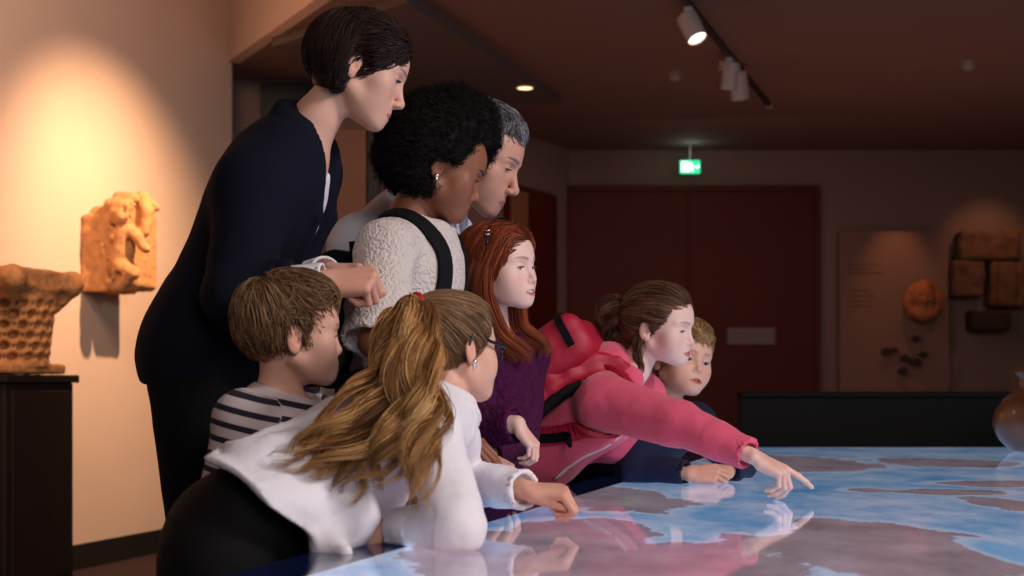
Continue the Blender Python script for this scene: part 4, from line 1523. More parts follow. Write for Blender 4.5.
    def flow(Q):
        x, y, z = Q[:, 0], Q[:, 1], Q[:, 2]
        sg = np.sign(y + 1e-5)
        top = np.stack([.25 + 0 * x, sg * 1.0, -.1 - 4 * np.abs(y)], 1)
        back = np.stack([-1.0 + 0 * x, -.2 * sg, -.62 + 0 * x], 1)
        dn = np.stack([.12 - 1.2 * np.maximum(x, 0), -1.2 * y, -np.ones_like(x)], 1)
        t = ss(np.abs(y), .030, .060)[:, None]
        side = np.where((x > -.025)[:, None], back, dn)
        t = np.maximum(t, ss(-x, .03, .08)[:, None])
        return top * (1 - t) + side * t
    P.hair('hair', cap, lambda Q: (Q[:, 2] > np.where(Q[:, 0] < -.06, -.035, -.055)), flow, 5200, 13, .0082, .0009, [lin(20, 10, 8), lin(36, 18, 13), lin(60, 30, 20)], M['hair'], 11, layers=.007, capcol=lin(20, 11, 9),
           lenf=lambda Q: np.where(Q[:, 0] > .0, .70, .28 + .62 * ss(Q[:, 2], -.04, .07)))
    return P

# .................................................. 2: girl with the afro
def afro_girl():
    d = 3.22
    R = head_R(-10, 25, 0); hs = .90
    face = dict(opn=.6, kid=.6, nose=1.0, mouth=.35)
    j = dict(R=R, hs=hs, s=.86, fat=.90, face=face, head=head_at((478, 201), d, R, hs, .6))
    j['neck'] = W(408, 226, 3.24); j['chest'] = W(418, 278, 3.23); j['waist'] = W(400, 352, 3.25); j['pelvis'] = W(392, 415, 3.25)
    j['shR'] = W(386, 250, 3.08); j['shL'] = W(436, 250, 3.38)
    j['elR'] = W(374, 342, 2.98); j['wrR'] = W(446, 425, 2.92)
    j['elL'] = W(434, 340, 3.42); j['wrL'] = W(436, 412, 3.36)
    stand(j, .86)
    P = Person('person', 'girl with a big black afro in a cream knit top with dark backpack straps', (j['pelvis'][0], j['pelvis'][1], 0), **j)
    hR = place_hand(j['wrR'], (.75, -.05, -.55), (.45, -.45, .75), .82, curl=(12, 18, 12))
    hL = place_hand(j['wrL'], (.10, -.05, -1), (.1, 1, .1), .82, left=True, curl=(20, 25, 15))
    P.body(M['skin'], SK['brown'], LIP['brown'], (.012, .008, .006), [hR, hL], blush=.15, hand_tint=(1, .95, .92))
    P.eyes(lin(40, 22, 14), (1, 0, -.4), lashr=.0014)
    earring(P, M['silver'], .0052)
    Rt = P.spine_frame(j['waist'], j['neck'])
    pr = P.torso(.014, k=.05)
    for q in ('R', 'L'):
        a, b = j['sh' + q], j['el' + q]
        u = unit(b - a); L = np.linalg.norm(b - a)
        pr += [rc(a, a + u * L * .6, .058, .062, k=.03), cc(a + u * L * .5, a + u * L * 1.0, .060, .068, k=.02), cc(a + u * L * .9, a + u * (L * 1.0 + .04), .058, .060, k=.003, op='s')]
    pr += [el(j['neck'] + Rt @ V(.03, 0, .055), (.078, .085, .065), Rt, k=.008, op='s')]
    hem = j['pelvis'] - Rt[:, 2] * .04
    pr += [pl(hem, -Rt[:, 2], k=.01)]
    P.garment('knit_top', pr, M['knit'], .005, wr=.0032, wf=26, seed=5)
    trousers_shoes(P, M['jeans'])
    # backpack hanging from the shoulders is a thing of its own
    pack = empty('backpack', (j['chest'] + Rt @ V(-.19, 0, -.28)), 'dark backpack worn by the girl with the afro', 'backpack')
    c = j['chest'] + Rt @ V(-.165, 0, -.10)
    pr = [bx(c, (.048, .115, .150), Rt, .05, k=.03), bx(c + Rt @ V(-.06, 0, -.05), (.035, .10, .10), Rt, .03, k=.02)]
    v, f = skin_mesh(pr, .008); v = v + vnormals(v, f) * (noise(v, 14, 2, 2) * .004)[:, None]
    child('bag_body', v, f, M['black_cloth'], pack)
    def strap(sg, seed):
        pts = [c + Rt @ V(.06, sg * .07, .15), j['neck'] + Rt @ V(-.105, sg * .080, -.05), j['neck'] + Rt @ V(-.045, sg * .085, .012), j['neck'] + Rt @ V(.03, sg * .095, .000), j['chest'] + Rt @ V(.115, sg * .088, .06), j['chest'] + Rt @ V(.125, sg * .098, -.06), j['chest'] + Rt @ V(.08, sg * .140, -.16), c + Rt @ V(.04, sg * .115, -.14)]
        G = spline(pts, 40)
        # pull it onto the knit top
        sur = P.torso(.014, k=.05) + [rc(j['shR'], j['elR'], .060, .064, k=.03), rc(j['shL'], j['elL'], .060, .064, k=.03)]
        for _ in range(3):
            dd = sdf(sur, G); g = grad(sur, G)
            mv = np.where(np.arange(40) > 3, 1, 0) * np.where(np.arange(40) < 37, 1, 0)
            G = G - g * ((dd - .005) * mv)[:, None]
        t = np.gradient(G, axis=0); t /= np.linalg.norm(t, axis=1, keepdims=True)
        g = grad(sur, G); sd = np.cross(t, g); sd /= np.linalg.norm(sd, axis=1, keepdims=True)
        w, h = .019, .004
        V_, F_ = [], []
        for i in range(40):
            for a, b in ((-w, -h), (w, -h), (w, h), (-w, h)): V_.append(G[i] + sd[i] * a + g[i] * b)
        for i in range(39):
            for k in range(4): F_.append((i * 4 + k, i * 4 + (k + 1) % 4, i * 4 + 4 + (k + 1) % 4, i * 4 + 4 + k))
        F_ += [(0, 3, 2, 1), (156, 157, 158, 159)]
        child('shoulder_strap', V_, F_, M['black_strap'], pack, smooth=False)
    strap(-1, 1); strap(1, 2)
    # the afro
    hc = W(438, 143, 3.27)
    rng = np.random.default_rng(4)
    A = [el(hc, (.114, .132, .112), k=.04), el(hc + V(.050, 0, .036), (.078, .10, .072), k=.04), el(hc + V(-.03, 0, -.03), (.100, .115, .085), k=.04), el(P.hl((-.03, 0, .03)), (.105, .10, .10), k=.03)]
    A += [el(P.hl((.124, 0, -.012)), (.106, .125, .122), R, k=.014, op='s'), el(P.hl((.0, -.082, -.012)), (.032, .030, .032), R, k=.012, op='s')]
    v, f = skin_mesh(A, .006)
    n = vnormals(v, f)
    v = v + n * (noise(v, 22, 4, 3) * .012 + noise(v, 70, 9, 2) * .004)[:, None]
    N = 9000
    fi = rng.integers(0, len(f), N)
    bc = rng.dirichlet((1, 1, 1, 1), N)
    p = np.einsum('nk,nkd->nd', bc, v[f[fi]]); nn = np.einsum('nk,nkd->nd', bc, n[f[fi]])
    ok = sdf([el(P.hl((.124, 0, -.012)), (.106, .125, .122), R)], p) > .006
    p, nn = p[ok], nn[ok]; N = len(p)
    steps = 12
    a1 = rng.normal(0, 1, (N, 3)); a1 -= nn * np.sum(a1 * nn, 1, keepdims=True); a1 /= np.linalg.norm(a1, axis=1, keepdims=True)
    a2 = np.cross(nn, a1)
    ln = rng.uniform(.006, .024, N) * (.4 + .6 * ss(np.linalg.norm(p - P.hl((.09, 0, -.02)), axis=1), .07, .13)); cr = rng.uniform(.0025, .006, N); ph = rng.uniform(0, 6.28, N); tu = rng.uniform(1.2, 2.6, N)
    S = np.zeros((N, steps, 3))
    for i in range(steps):
        t = i / (steps - 1)
        S[:, i] = p - nn * .004 + nn * (ln * t)[:, None] + a1 * (cr * (np.cos(ph + 6.283 * tu * t) - np.cos(ph)))[:, None] + a2 * (cr * (np.sin(ph + 6.283 * tu * t) - np.sin(ph)))[:, None]
    sv, sf, si = strands_mesh(S, .00075 * rng.uniform(.7, 1.3, N))
    cols = np.array(lin(22, 16, 15)) * rng.uniform(.5, 1.7, N)[:, None]
    P_ = np.concatenate([v, sv]); F_ = np.concatenate([f, sf + len(v)])
    col = np.concatenate([np.tile(np.array(lin(14, 10, 10)), (len(v), 1)), cols[si]])
    child('hair', P_, F_, M['hair_matt'], P.root, col=col)
    return P

# .................................................. 3: grey haired man
def man():
    d = 3.5
    R = head_R(12, 26, 0); hs = 1.03
    face = dict(opn=.5, male=1.0, nose=1.12)
    j = dict(R=R, hs=hs, s=1.04, face=face, neckr=1.0, head=head_at((517, 193), d, R, hs, 0, 1.12))
    j['neck'] = W(420, 208, 3.60); j['chest'] = W(396, 280, 3.64); j['waist'] = W(378, 385, 3.68); j['pelvis'] = W(368, 450, 3.7)
    j['shR'] = W(360, 246, 3.48); j['shL'] = W(446, 240, 3.82)
    j['elR'] = W(356, 356, 3.48); j['wrR'] = W(420, 420, 3.52)
    j['elL'] = W(436, 366, 3.86); j['wrL'] = W(424, 445, 3.84)
    stand(j, 1.0)
    P = Person('person', 'grey haired man in a pale shirt looking down behind the girl with the afro', (j['pelvis'][0], j['pelvis'][1], 0), **j)
    hR = place_hand(j['wrR'], (.8, 0, -.5), (.4, -.4, .8), 1.0, curl=(20, 25, 15))
    hL = place_hand(j['wrL'], (.1, 0, -1), (.1, 1, .1), 1.0, left=True, curl=(20, 25, 15))
    P.body(M['skin'], SK['man'], LIP['man'], lin(92, 82, 78), [hR, hL], blush=.3, beard=.8, browk=.9)
    P.eyes(lin(80, 92, 100), (1, 0, -.4))
    Rt = P.spine_frame(j['waist'], j['neck'])
    pr = P.torso(.014, k=.06)
    for q in ('R', 'L'):
        a, b = j['sh' + q], j['el' + q]
        u = unit(j['wr' + q] - b); L = np.linalg.norm(j['wr' + q] - b)
        pr += [rc(a, b, .070, .060, k=.03), cc(b, b + u * L * .93, .058, .044, k=.02), cc(b + u * L * .85, b + u * (L + .02), .036, .036, k=.003, op='s')]
    nb = j['neck']; nu = unit(P.hl((-.03, 0, -.08)) - nb)
    pr += [cc(nb + nu * .01, nb + nu * .075, .075, .068, k=.014), cc(nb + nu * .02, nb + nu * .12, .061, .058, k=.004, op='s'),
           el(nb + Rt @ V(.09, 0, .04), (.055, .028, .065), Rt, k=.006, op='s')]
    for sg in (1, -1):
        pr.append(rc(nb + nu * .055 + Rt @ V(.055, sg * .035, 0), nb + Rt @ V(.105, sg * .055, -.035), .012, .010, k=.012))
    pr.append(pl(j['pelvis'], -Rt[:, 2], k=.006))
    P.garment('shirt', pr, M['white_shirt'], .006, wr=.004, wf=10, seed=8)
    trousers_shoes(P, M['dark_trousers'])
    cap = xf([el((-.020, 0, .050), (.101, .082, .086), k=.03), el((-.055, 0, .0), (.056, .070, .065), k=.03), el((.022, 0, .094), (.054, .058, .038), k=.03),
              rc((.010, .072, .030), (.012, .073, -.005), .012, .007, k=.015), rc((.010, -.072, .030), (.012, -.073, -.005), .012, .007, k=.015)], j['head'], R, hs)
    def flow(Q):
        x, y, z = Q[:, 0], Q[:, 1], Q[:, 2]
        t = ss(np.abs(y), .03, .065)[:, None]
        top = np.stack([np.ones_like(x) * .9, .3 - 4 * y, np.where(x > .04, -.5, .0)], 1)
        side = np.stack([-.35 + 0 * x, 0 * x, -np.ones_like(x)], 1)
        return top * (1 - t) + side * t
    P.hair('hair', cap, lambda Q: (Q[:, 2] > -.04), flow, 4200, 7, .0055, .00075, [lin(52, 48, 48), lin(104, 100, 102), lin(190, 188, 192)], M['hair'], 21, jit=.35, layers=.008, capcol=lin(74, 68, 66))
    return P
# .................................................. 4: boy in the striped top
def short_hair(P, cap, cols, seed, whorl=(-.062, .01, .12), n=4200, fringe=.55, steps=10, seg=.0078, jit=.22, layers=.010, capcol=None, rootz=-.045):
    w0 = np.array(whorl)
    def flow(Q):
        x, y, z = Q[:, 0], Q[:, 1], Q[:, 2]
        d = Q - w0
        d = d / (np.linalg.norm(d, axis=1, keepdims=True) + 1e-6)
        t = ss(-z, -.07, .02)[:, None]
        dn = np.stack([np.where(x > -.03, .15, .05), 0 * y, -np.ones_like(x)], 1)
        sweep = np.stack([0 * x + fringe, 0 * y - .15, -.02 + 0 * z], 1)
        up = ss(x, -.03, .05)[:, None]
        return d * (1 - t) + dn * t * .8 + sweep * up
    return P.hair('hair', cap, lambda Q: Q[:, 2] > rootz, flow, n, steps, seg, .0008, cols, M['hair'], seed, jit=jit, layers=layers, capcol=capcol, lenf=lambda Q: np.where((np.abs(Q[:, 1]) > .05) & (Q[:, 0] > -.02), .2 + .6 * ss(Q[:, 2], .03, .10), .35 + .65 * ss(Q[:, 2], -.02, .075)))

def striped_boy():
    d = 2.75
    R = head_R(-22, 2, 2); hs = .86
    face = dict(opn=.65, kid=1.0, nose=1.0, mouth=.15)
    j = dict(R=R, hs=hs, s=.74, face=face, head=head_at((341, 352), d, R, hs, 1))
    j['neck'] = W(284, 398, 2.77); j['chest'] = W(270, 452, 2.77); j['waist'] = W(256, 520, 2.77); j['pelvis'] = W(248, 575, 2.77)
    j['shR'] = W(243, 420, 2.65); j['shL'] = W(312, 420, 2.91)
    j['elR'] = W(222, 500, 2.65); j['wrR'] = W(262, 506, 2.75)
    j['elL'] = W(330, 505, 2.95); j['wrL'] = W(372, 520, 2.87)
    stand(j, .74)
    P = Person('person', 'small boy with light brown hair in a black and white striped top', (j['pelvis'][0], j['pelvis'][1], 0), **j)
    hR = place_hand(j['wrR'], (.6, .6, -.1), (.2, -.5, .8), .70, curl=(35, 40, 20))
    hL = place_hand(j['wrL'], (.9, 0, -.2), (.2, 0, .9), .70, left=True, curl=(15, 20, 12))
    P.body(M['skin'], SK['fair'], LIP['fair'], lin(120, 84, 60), [hR, hL], blush=.5, browk=.6)
    P.eyes(lin(70, 90, 110), (1, 0, -.2), lash=(.12, .08, .05))
    Rt = P.spine_frame(j['waist'], j['neck'])
    o = .011
    pr = P.torso(o, k=.045)
    for q in ('R', 'L'):
        b = j['el' + q]; u = unit(j['wr' + q] - b); L = np.linalg.norm(j['wr' + q] - b)
        pr += [rc(j['sh' + q], b, .047, .042, k=.03), cc(b, b + u * L * .9, .040, .032, k=.02), cc(b + u * L * .82, b + u * (L + .02), .026, .026, k=.003, op='s')]
    pr += [el(j['neck'] + Rt @ V(.016, 0, .045), (.062, .066, .045), Rt, k=.006, op='s'), pl(j['pelvis'], -Rt[:, 2], k=.006)]
    def band(v):
        t = (v - j['neck']) @ Rt[:, 2] / .0275
        for q in ('R', 'L'):
            a, b = j['sh' + q], j['el' + q]
            u = unit(b - a)
            h = (v - a) @ u
            rad = np.linalg.norm(v - a - h[:, None] * u, axis=1)
            sd = (v - (a + j['neck']) / 2) @ (Rt[:, 1] * (1 if q == 'L' else -1))
            m = (rad < .062) & (h > -.05) & (sd > .028)
            t = np.where(m, h / .0275 + .35, t)
        return {'band': t + 40}
    P.garment('striped_top', pr, M['stripes'], .0035, wr=.0025, wf=16, seed=9, attrf=band)
    trousers_shoes(P, M['jeans'])
    cap = xf([el((-.020, 0, .050), (.101, .083, .088), k=.03), el((-.050, 0, .012), (.056, .068, .048), k=.03), el((.026, 0, .091), (.064, .062, .043), k=.03),
              rc((.012, .072, .030), (.012, .073, -.008), .012, .006, k=.015), rc((.012, -.072, .030), (.012, -.073, -.008), .012, .006, k=.015),
              el((-.008, -.086, -.002), (.018, .020, .032), k=.006, op='s'), el((-.008, .086, -.002), (.018, .020, .032), k=.006, op='s')], j['head'], R, hs)
    short_hair(P, cap, [lin(82, 56, 38), lin(128, 92, 64), lin(176, 138, 98)], 31, capcol=lin(84, 58, 40), steps=9)
    return P

# .................................................. 5: red haired girl
def red_girl():
    d = 3.30
    R = head_R(31, 1, 3); hs = .83
    face = dict(opn=.6, kid=.7, nose=1.0, mouth=.9, smile=1.6)
    j = dict(R=R, hs=hs, s=.84, fat=.88, face=face, head=head_at((535.5, 280), d, R, hs, .7))
    j['neck'] = W(488, 336, 3.40); j['chest'] = W(498, 392, 3.44); j['waist'] = W(486, 455, 3.46); j['pelvis'] = W(462, 505, 3.46)
    j['shR'] = W(470, 358, 3.25); j['shL'] = W(526, 352, 3.54)
    j['elR'] = W(474, 428, 3.14); j['wrR'] = W(517, 424, 3.08)
    j['elL'] = W(518, 430, 3.46); j['wrL'] = W(486, 456, 3.24)
    stand(j, .8)
    P = Person('person', 'girl with long straight red hair and a thin headband in a purple lace dress', (j['pelvis'][0], j['pelvis'][1], 0), **j)
    hR = place_hand(j['wrR'], (.60, -.10, -.80), (.80, -.35, .45), .62, curl=(40, 55, 30), thumb=(5, 25))
    hL = place_hand(j['wrL'], (.5, -.3, -.25), (.3, -.2, .9), .70, left=True, curl=(30, 40, 20))
    P.body(M['skin'], SK['pale'], LIP['pale'], lin(150, 92, 66), [hR, hL], blush=.45, browk=.7)
    P.eyes(lin(96, 120, 128), (1, 0, -.35), lash=(.12, .08, .05))
    # teeth in the smile
    G = np.array([P.hl((.0835 + .0150 * (1 - t * t), t * .021, -.0525 + .0028 * t * t)) for t in np.linspace(-1, 1, 13)])
    tv, tf = tube_mesh(G, .0036 * hs, 8)
    child('teeth', tv, tf, M['teeth'], P.root).parent = P.bodyo
    Rt = P.spine_frame(j['waist'], j['neck'])
    o = .010
    pr = P.torso(o, k=.045)
    for q in ('R', 'L'):
        b = j['el' + q]; u = unit(j['wr' + q] - b); L = np.linalg.norm(j['wr' + q] - b)
        pr += [rc(j['sh' + q], b, .050, .048, k=.03), cc(b, b + u * L * .98, .047, .039, k=.02), cc(b + u * L * .88, b + u * (L + .03), .032, .032, k=.003, op='s')]
    p = j['pelvis']
    pr += [cc(p + V(0, 0, .05), p - V(0, 0, .26), .115, .145, k=.05), cc(p - V(0, 0, .20), p - V(0, 0, .30), .125, .14, k=.003, op='s')]
    pr += [el(j['neck'] + Rt @ V(.03, 0, .045), (.062, .066, .055), Rt, k=.006, op='s')]
    P.garment('dress', pr, M['purple'], .005, wr=.003, wf=16, seed=12)
    trousers_shoes(P, M['dark_trousers'], .004)
    cap = xf([el((-.022, 0, .046), (.103, .085, .089), k=.03), el((-.055, 0, -.005), (.060, .074, .075), k=.04), el((.022, 0, .087), (.062, .064, .042), k=.03),
              rc((.045, .046, .074), (.012, .078, .0), .020, .014, k=.03), rc((.045, -.046, .074), (.012, -.078, .0), .020, .014, k=.03)], j['head'], R, hs)
    def flow(Q):
        x, y, z = Q[:, 0], Q[:, 1], Q[:, 2]
        s = np.sign(y + 1e-4)
        top = np.stack([-.55 + 0 * x, s * .85, -.05 + 0 * x], 1)
        dn = np.stack([-.42 - 3 * np.maximum(x - .01, 0), -1.0 * y, -np.ones_like(x)], 1)
        t = ss(np.abs(y), .03, .07)[:, None]
        t = np.maximum(t, ss(-x, .02, .08)[:, None])
        return top * (1 - t) + dn * t
    cols = [lin(78, 30, 14), lin(136, 58, 28), lin(184, 96, 54)]
    h = P.hl
    ch = lambda a, b, c: j['chest'] + Rt @ V(a, b, c) * .9
    G = []
    for sy, n_ in ((-1, 1), (1, 1)):
        for x0, dx in ((.012, .02), (-.005, .0), (-.025, -.02), (-.05, -.04)):
            G.append([h((x0 + .005, sy * .072, .04)), h((x0 - .005, sy * .083, -.01)), h((x0 - .008, sy * .078, -.075)), j['neck'] + Rt @ V(.035 + dx, sy * (.066 - .6 * dx), .004) + V(0, 0, .012),
                      ch(.068 + dx * 1.2, sy * (.074 - dx), .120), ch(.082 + dx * .9, sy * (.070 - 1.5 * dx), .098)])
    for y0 in (-.045, 0, .045):
        G.append([h((-.085, y0, .02)), h((-.105, y0, -.04)), h((-.085, y0, -.10)), j['neck'] + Rt @ V(-.075, y0 * 1.5, -.02), ch(-.125, y0 * 1.8, .03), ch(-.13, y0 * 1.8, -.06)])
    free = locks(G, 260, .0008, cols, 5, (.014, .020, .024, .024, .020), wave=.002, wfreq=1.2, steps=24, clumps=14, tight=.7, lenvar=.25)
    P.hair('hair', cap, lambda Q: (Q[:, 2] > -.055), flow, 4200, 13, .0095, .00085, cols, M['hair'], 41, layers=.006, jit=.10, capcol=lin(70, 28, 14), free=free)
    # headband
    t = np.linspace(-1.25, 1.25, 40)
    pts = np.array([P.hl((.024 - .018 * math.cos(a), .0940 * math.sin(a), .038 + .1065 * math.cos(a))) for a in t])
    tv, tf = tube_mesh(pts, .0028, 8)
    hb = child('headband', tv, tf, M['frame_black'], P.root)
    for a in (-.98, -.86):
        v, f = skin_mesh([el(P.hl((.024 - .018 * math.cos(a), .0970 * math.sin(a), .038 + .1095 * math.cos(a))), (.006, .004, .003), k=.001)], .0012)
        child('headband_stud', v, f, M['silver'], P.root).parent = hb
    return P

M['patch'] = mat('violet_patch', lin(96, 60, 118), .6)
# .................................................. 6: girl in the pink fleece, pointing
def strap_mesh(pts, sur, w, h, n=36, gap=.006, pin=2):
    G = spline(pts, n)
    k = np.arange(n)
    mv = ((k >= pin) & (k < n - pin)).astype(float)
    for _ in range(4):
        dd = sdf(sur, G); g = grad(sur, G)
        G = G - g * ((dd - gap) * mv)[:, None]
        G[1:-1] = G[1:-1] * .6 + .2 * (G[:-2] + G[2:])
    t = np.gradient(G, axis=0); t /= np.linalg.norm(t, axis=1, keepdims=True)
    g = grad(sur, G); g -= t * np.sum(g * t, 1, keepdims=True); g /= np.linalg.norm(g, axis=1, keepdims=True)
    sd = np.cross(t, g)
    V_, F_ = [], []
    for i in range(n):
        for a, b in ((-w, -h), (w, -h), (w, h), (-w, h)): V_.append(G[i] + sd[i] * a + g[i] * b)
    for i in range(n - 1):
        for q in range(4): F_.append((i * 4 + q, i * 4 + (q + 1) % 4, i * 4 + 4 + (q + 1) % 4, i * 4 + 4 + q))
    m = (n - 1) * 4
    F_ += [(0, 3, 2, 1), (m, m + 1, m + 2, m + 3)]
    return V_, F_

def pink_girl():
    d = 3.70
    R = head_R(27, 10, 3); hs = .84
    face = dict(opn=.45, kid=.8, nose=1.0, mouth=.12, smile=.9)
    j = dict(R=R, hs=hs, s=.82, face=face, head=head_at((693, 343.5), d, R, hs, .8))
    j['neck'] = W(622, 381, 3.74); j['chest'] = W(596, 410, 3.74); j['waist'] = W(552, 440, 3.78); j['pelvis'] = W(516, 468, 3.84)
    j['shR'] = W(604, 402, 3.58); j['shL'] = W(640, 398, 3.92)
    j['elR'] = W(676, 424, 3.44); j['wrR'] = W(752, 456, 3.30)
    j['elL'] = W(612, 442, 3.96); j['wrL'] = W(562, 456, 3.96)
    stand(j, .8, lean=(-.10, .05))
    P = Person('person', 'girl in a pink fleece stretching her arm to point at the map', (j['pelvis'][0], j['pelvis'][1], 0), **j)
    hR = place_hand(j['wrR'], (.84, -.12, -.44), (.36, -.30, .80), .84, curls=[(4, 8, 6), (50, 50, 25), (58, 55, 28), (62, 55, 28)], thumb=(12, 25))
    hL = place_hand(j['wrL'], (-.2, .7, -.2), (0, -.1, 1), .76, left=True, curl=(45, 50, 25))
    P.body(M['skin'], SK['pale'], LIP['pale'], lin(128, 92, 76), [hR, hL], blush=.5, browk=.6)
    P.eyes(lin(90, 110, 116), (1, 0, -.4), lash=(.12, .08, .05))
    earring(P, M['gold'], .003)
    Rt = P.spine_frame(j['waist'], j['neck'])
    o = .016
    pr = P.torso(o, k=.05)
    for q in ('R', 'L'):
        b = j['el' + q]; u = unit(j['wr' + q] - b); L = np.linalg.norm(j['wr' + q] - b)
        pr += [rc(j['sh' + q], b, .064, .052, k=.035), rc(b, b + u * L * .6, .050, .039, k=.02), cc(b + u * L * .5, b + u * L * .96, .040, .035, k=.01), cc(b + u * L * .86, b + u * (L + .03), .029, .029, k=.003, op='s')]
    nb = j['neck']
    pr += [el(nb + Rt @ V(.04, 0, .055), (.075, .072, .055), Rt, k=.01, op='s')]
    hem = j['pelvis']
    pr += [pl(hem - Rt[:, 2] * .04, -Rt[:, 2], k=.008)]
    pr_f = [q for q in pr if q[3] == 'u']
    P.garment('fleece', pr, M['pink'], .005, wr=.006, wf=13, seed=14)
    # the hood lying round the neck
    hp = []
    arc = [nb + Rt @ V(.075, -.070, .020), nb + Rt @ V(.020, -.088, .030), nb + Rt @ V(-.035, -.080, .022), nb + Rt @ V(-.060, 0, .018), nb + Rt @ V(-.035, .080, .022), nb + Rt @ V(.020, .088, .030), nb + Rt @ V(.075, .070, .020)]
    rr = [.016, .024, .028, .030, .028, .024, .016]
    for i in range(6): hp.append(rc(arc[i], arc[i + 1], rr[i], rr[i + 1], k=.02))
    hp += [el(nb + Rt @ V(-.070, 0, -.03), (.040, .110, .070), Rt, k=.03), el(nb + Rt @ V(-.055, -.06, -.05), (.030, .060, .075), Rt, k=.03)]
    hp += [rc(nb + Rt @ V(.0, -.05, .085), nb + Rt @ V(-.02, .05, .085), .034, .034, k=.02, op='s')]
    P.garment('hood', hp, M['pink'], .005, wr=.005, wf=18, seed=15)
    # pale hem edge
    Rp = P.spine_frame(j['pelvis'], j['waist'])
    sur = P.torso(o, k=.05)
    c0 = hem - Rt[:, 2] * .035
    ring = np.array([c0 + Rt[:, 0] * .10 * math.cos(a) + Rt[:, 1] * .145 * math.sin(a) for a in np.linspace(-2.2, 2.2, 30)])
    for _ in range(4):
        dd = sdf(sur, ring); g = grad(sur, ring); g -= np.outer(g @ Rt[:, 2], Rt[:, 2]); ring = ring - g * (dd - .002)[:, None]
    tv, tf = tube_mesh(ring, .0045, 6)
    child('hem_edge', tv, tf, M['hoodtrim'], P.root)
    front = [W(640, 440, 3.64), W(614, 461, 3.65), W(588, 477, 3.66), W(560, 488, 3.70)]
    child('front_edge', *strap_mesh(front, pr_f, .0045, .0025, 26, .003, 0), M['hoodtrim'], P.root)
    # pocket seam
    ax = j['waist'] + Rt @ V(.02, -.155, .0)
    pts = np.array([j['waist'] + Rt @ V(.10, -.08, .06), j['waist'] + Rt @ V(.06, -.14, .05), j['waist'] + Rt @ V(.01, -.16, .03)])
    V_, F_ = strap_mesh(pts, sur, .003, .002, 14, .001, 0)
    child('pocket_edge', V_, F_, M['pink'], P.root)
    trousers_shoes(P, M['jeans'])
    # hair drawn back into a low bun
    cap = xf([el((-.020, 0, .050), (.103, .083, .089), k=.03), el((-.050, 0, .0), (.058, .070, .062), k=.03), el((.020, 0, .091), (.056, .058, .040), k=.03),
              rc((.030, .064, .052), (.0, .076, .015), .012, .010, k=.02), rc((.030, -.064, .052), (.0, -.076, .015), .012, .010, k=.02),
              el((-.010, -.088, -.004), (.019, .022, .032), k=.006, op='s'), el((-.010, .088, -.004), (.019, .022, .032), k=.006, op='s')], j['head'], R, hs)
    tie = V(-.118, .0, .035)
    def flow(Q):
        d_ = tie - Q
        d_ = d_ / (np.linalg.norm(d_, axis=1, keepdims=True) + 1e-6)
        return d_ + np.stack([0 * Q[:, 0], 0 * Q[:, 0], .25 * ss(Q[:, 0], -.02, .08)], 1)
    cols = [lin(62, 38, 26), lin(98, 64, 44), lin(140, 100, 74)]
    h = P.hl
    G = []
    for a in np.linspace(0, 5.4, 5):
        r = .021
        G.append([h(tie + V(.012, 0, 0)), h(tie + V(-.015, r * math.cos(a), r * math.sin(a))), h(tie + V(-.045, 1.3 * r * math.cos(a + .7), 1.3 * r * math.sin(a + .7) - .006)), h(tie + V(-.058, .8 * r * math.cos(a + 1.6), .8 * r * math.sin(a + 1.6) - .02)),
                  h(tie + V(-.040, .7 * r * math.cos(a + 2.4), .7 * r * math.sin(a + 2.4) - .04)), h(tie + V(-.02, .6 * r * math.cos(a + 3), -.045))])
    G.append([h(tie), h(tie + V(-.03, -.01, -.04)), h(tie + V(-.03, -.015, -.085)), h(tie + V(-.01, -.02, -.12))])
    free = locks([[h((-.034, -.066, -.01)), h((-.034, -.068, -.055)), h((-.024, -.062, -.095)), h((-.006, -.058, -.13))]], 160, .0008, cols, 18, (.012, .014, .012, .004), wave=.002, steps=14) + locks(G, 300, .0008, cols, 8, (.010, .020, .022, .016, .006), wave=.004, wfreq=1.5, steps=20, clumps=7, tight=.6)
    P.hair('hair', cap, lambda Q: (Q[:, 2] > -.05), flow, 4200, 14, .0085, .0008, cols, M['hair'], 51, layers=.004, jit=.05, capcol=lin(66, 42, 30), free=free)
    # ........ her backpack
    pk = empty('backpack', tuple(j['chest'] + Rt @ V(-.2, 0, -.1)), 'red nylon backpack with black zips worn by the girl in pink', 'backpack')
    c = j['chest'] + Rt @ V(-.172, -.015, -.085)
    Rk = Rt @ np.array([[math.cos(.12), 0, math.sin(.12)], [0, 1, 0], [-math.sin(.12), 0, math.cos(.12)]])
    b = lambda q: c + Rk @ V(*q)
    pr = [bx(c, (.060, .145, .205), Rk, .032, k=.02), bx(b((-.058, 0, -.055)), (.030, .122, .125), Rk, .025, k=.02),
          rc(b((-.095, -.115, .035)), b((-.095, .115, .035)), .007, .007, k=.01, op='s')]
    v, f = skin_mesh(pr, .006)
    v = v + vnormals(v, f) * (noise(v, 9, 3, 3) * .013 + .007 * (1 - 2 * np.abs(noise(v, 8, 13, 2))))[:, None]
    bag = child('bag_body', v, f, M['red_pack'], pk)
    bs = pr[:2]
    z1 = [b((.035, -.15, -.12)), b((.010, -.15, -.03)), b((-.020, -.15, .06)), b((-.035, -.15, .12))]
    child('zip', *strap_mesh(z1, bs, .008, .003, 30, .004, 0), M['black_strap'], pk, smooth=False)
    z2 = [b((-.10, -.115, -.10)), b((-.11, -.10, .02)), b((-.11, 0, .05)), b((-.11, .10, .02)), b((-.10, .115, -.10))]
    child('pocket_zip', *strap_mesh(z2, bs, .005, .003, 36, .005, 0), M['black_strap'], pk, smooth=False)
    t1 = [b((.02, -.15, .165)), b((-.02, -.15, .168)), b((-.06, -.12, .17)), b((-.075, -.05, .175))]
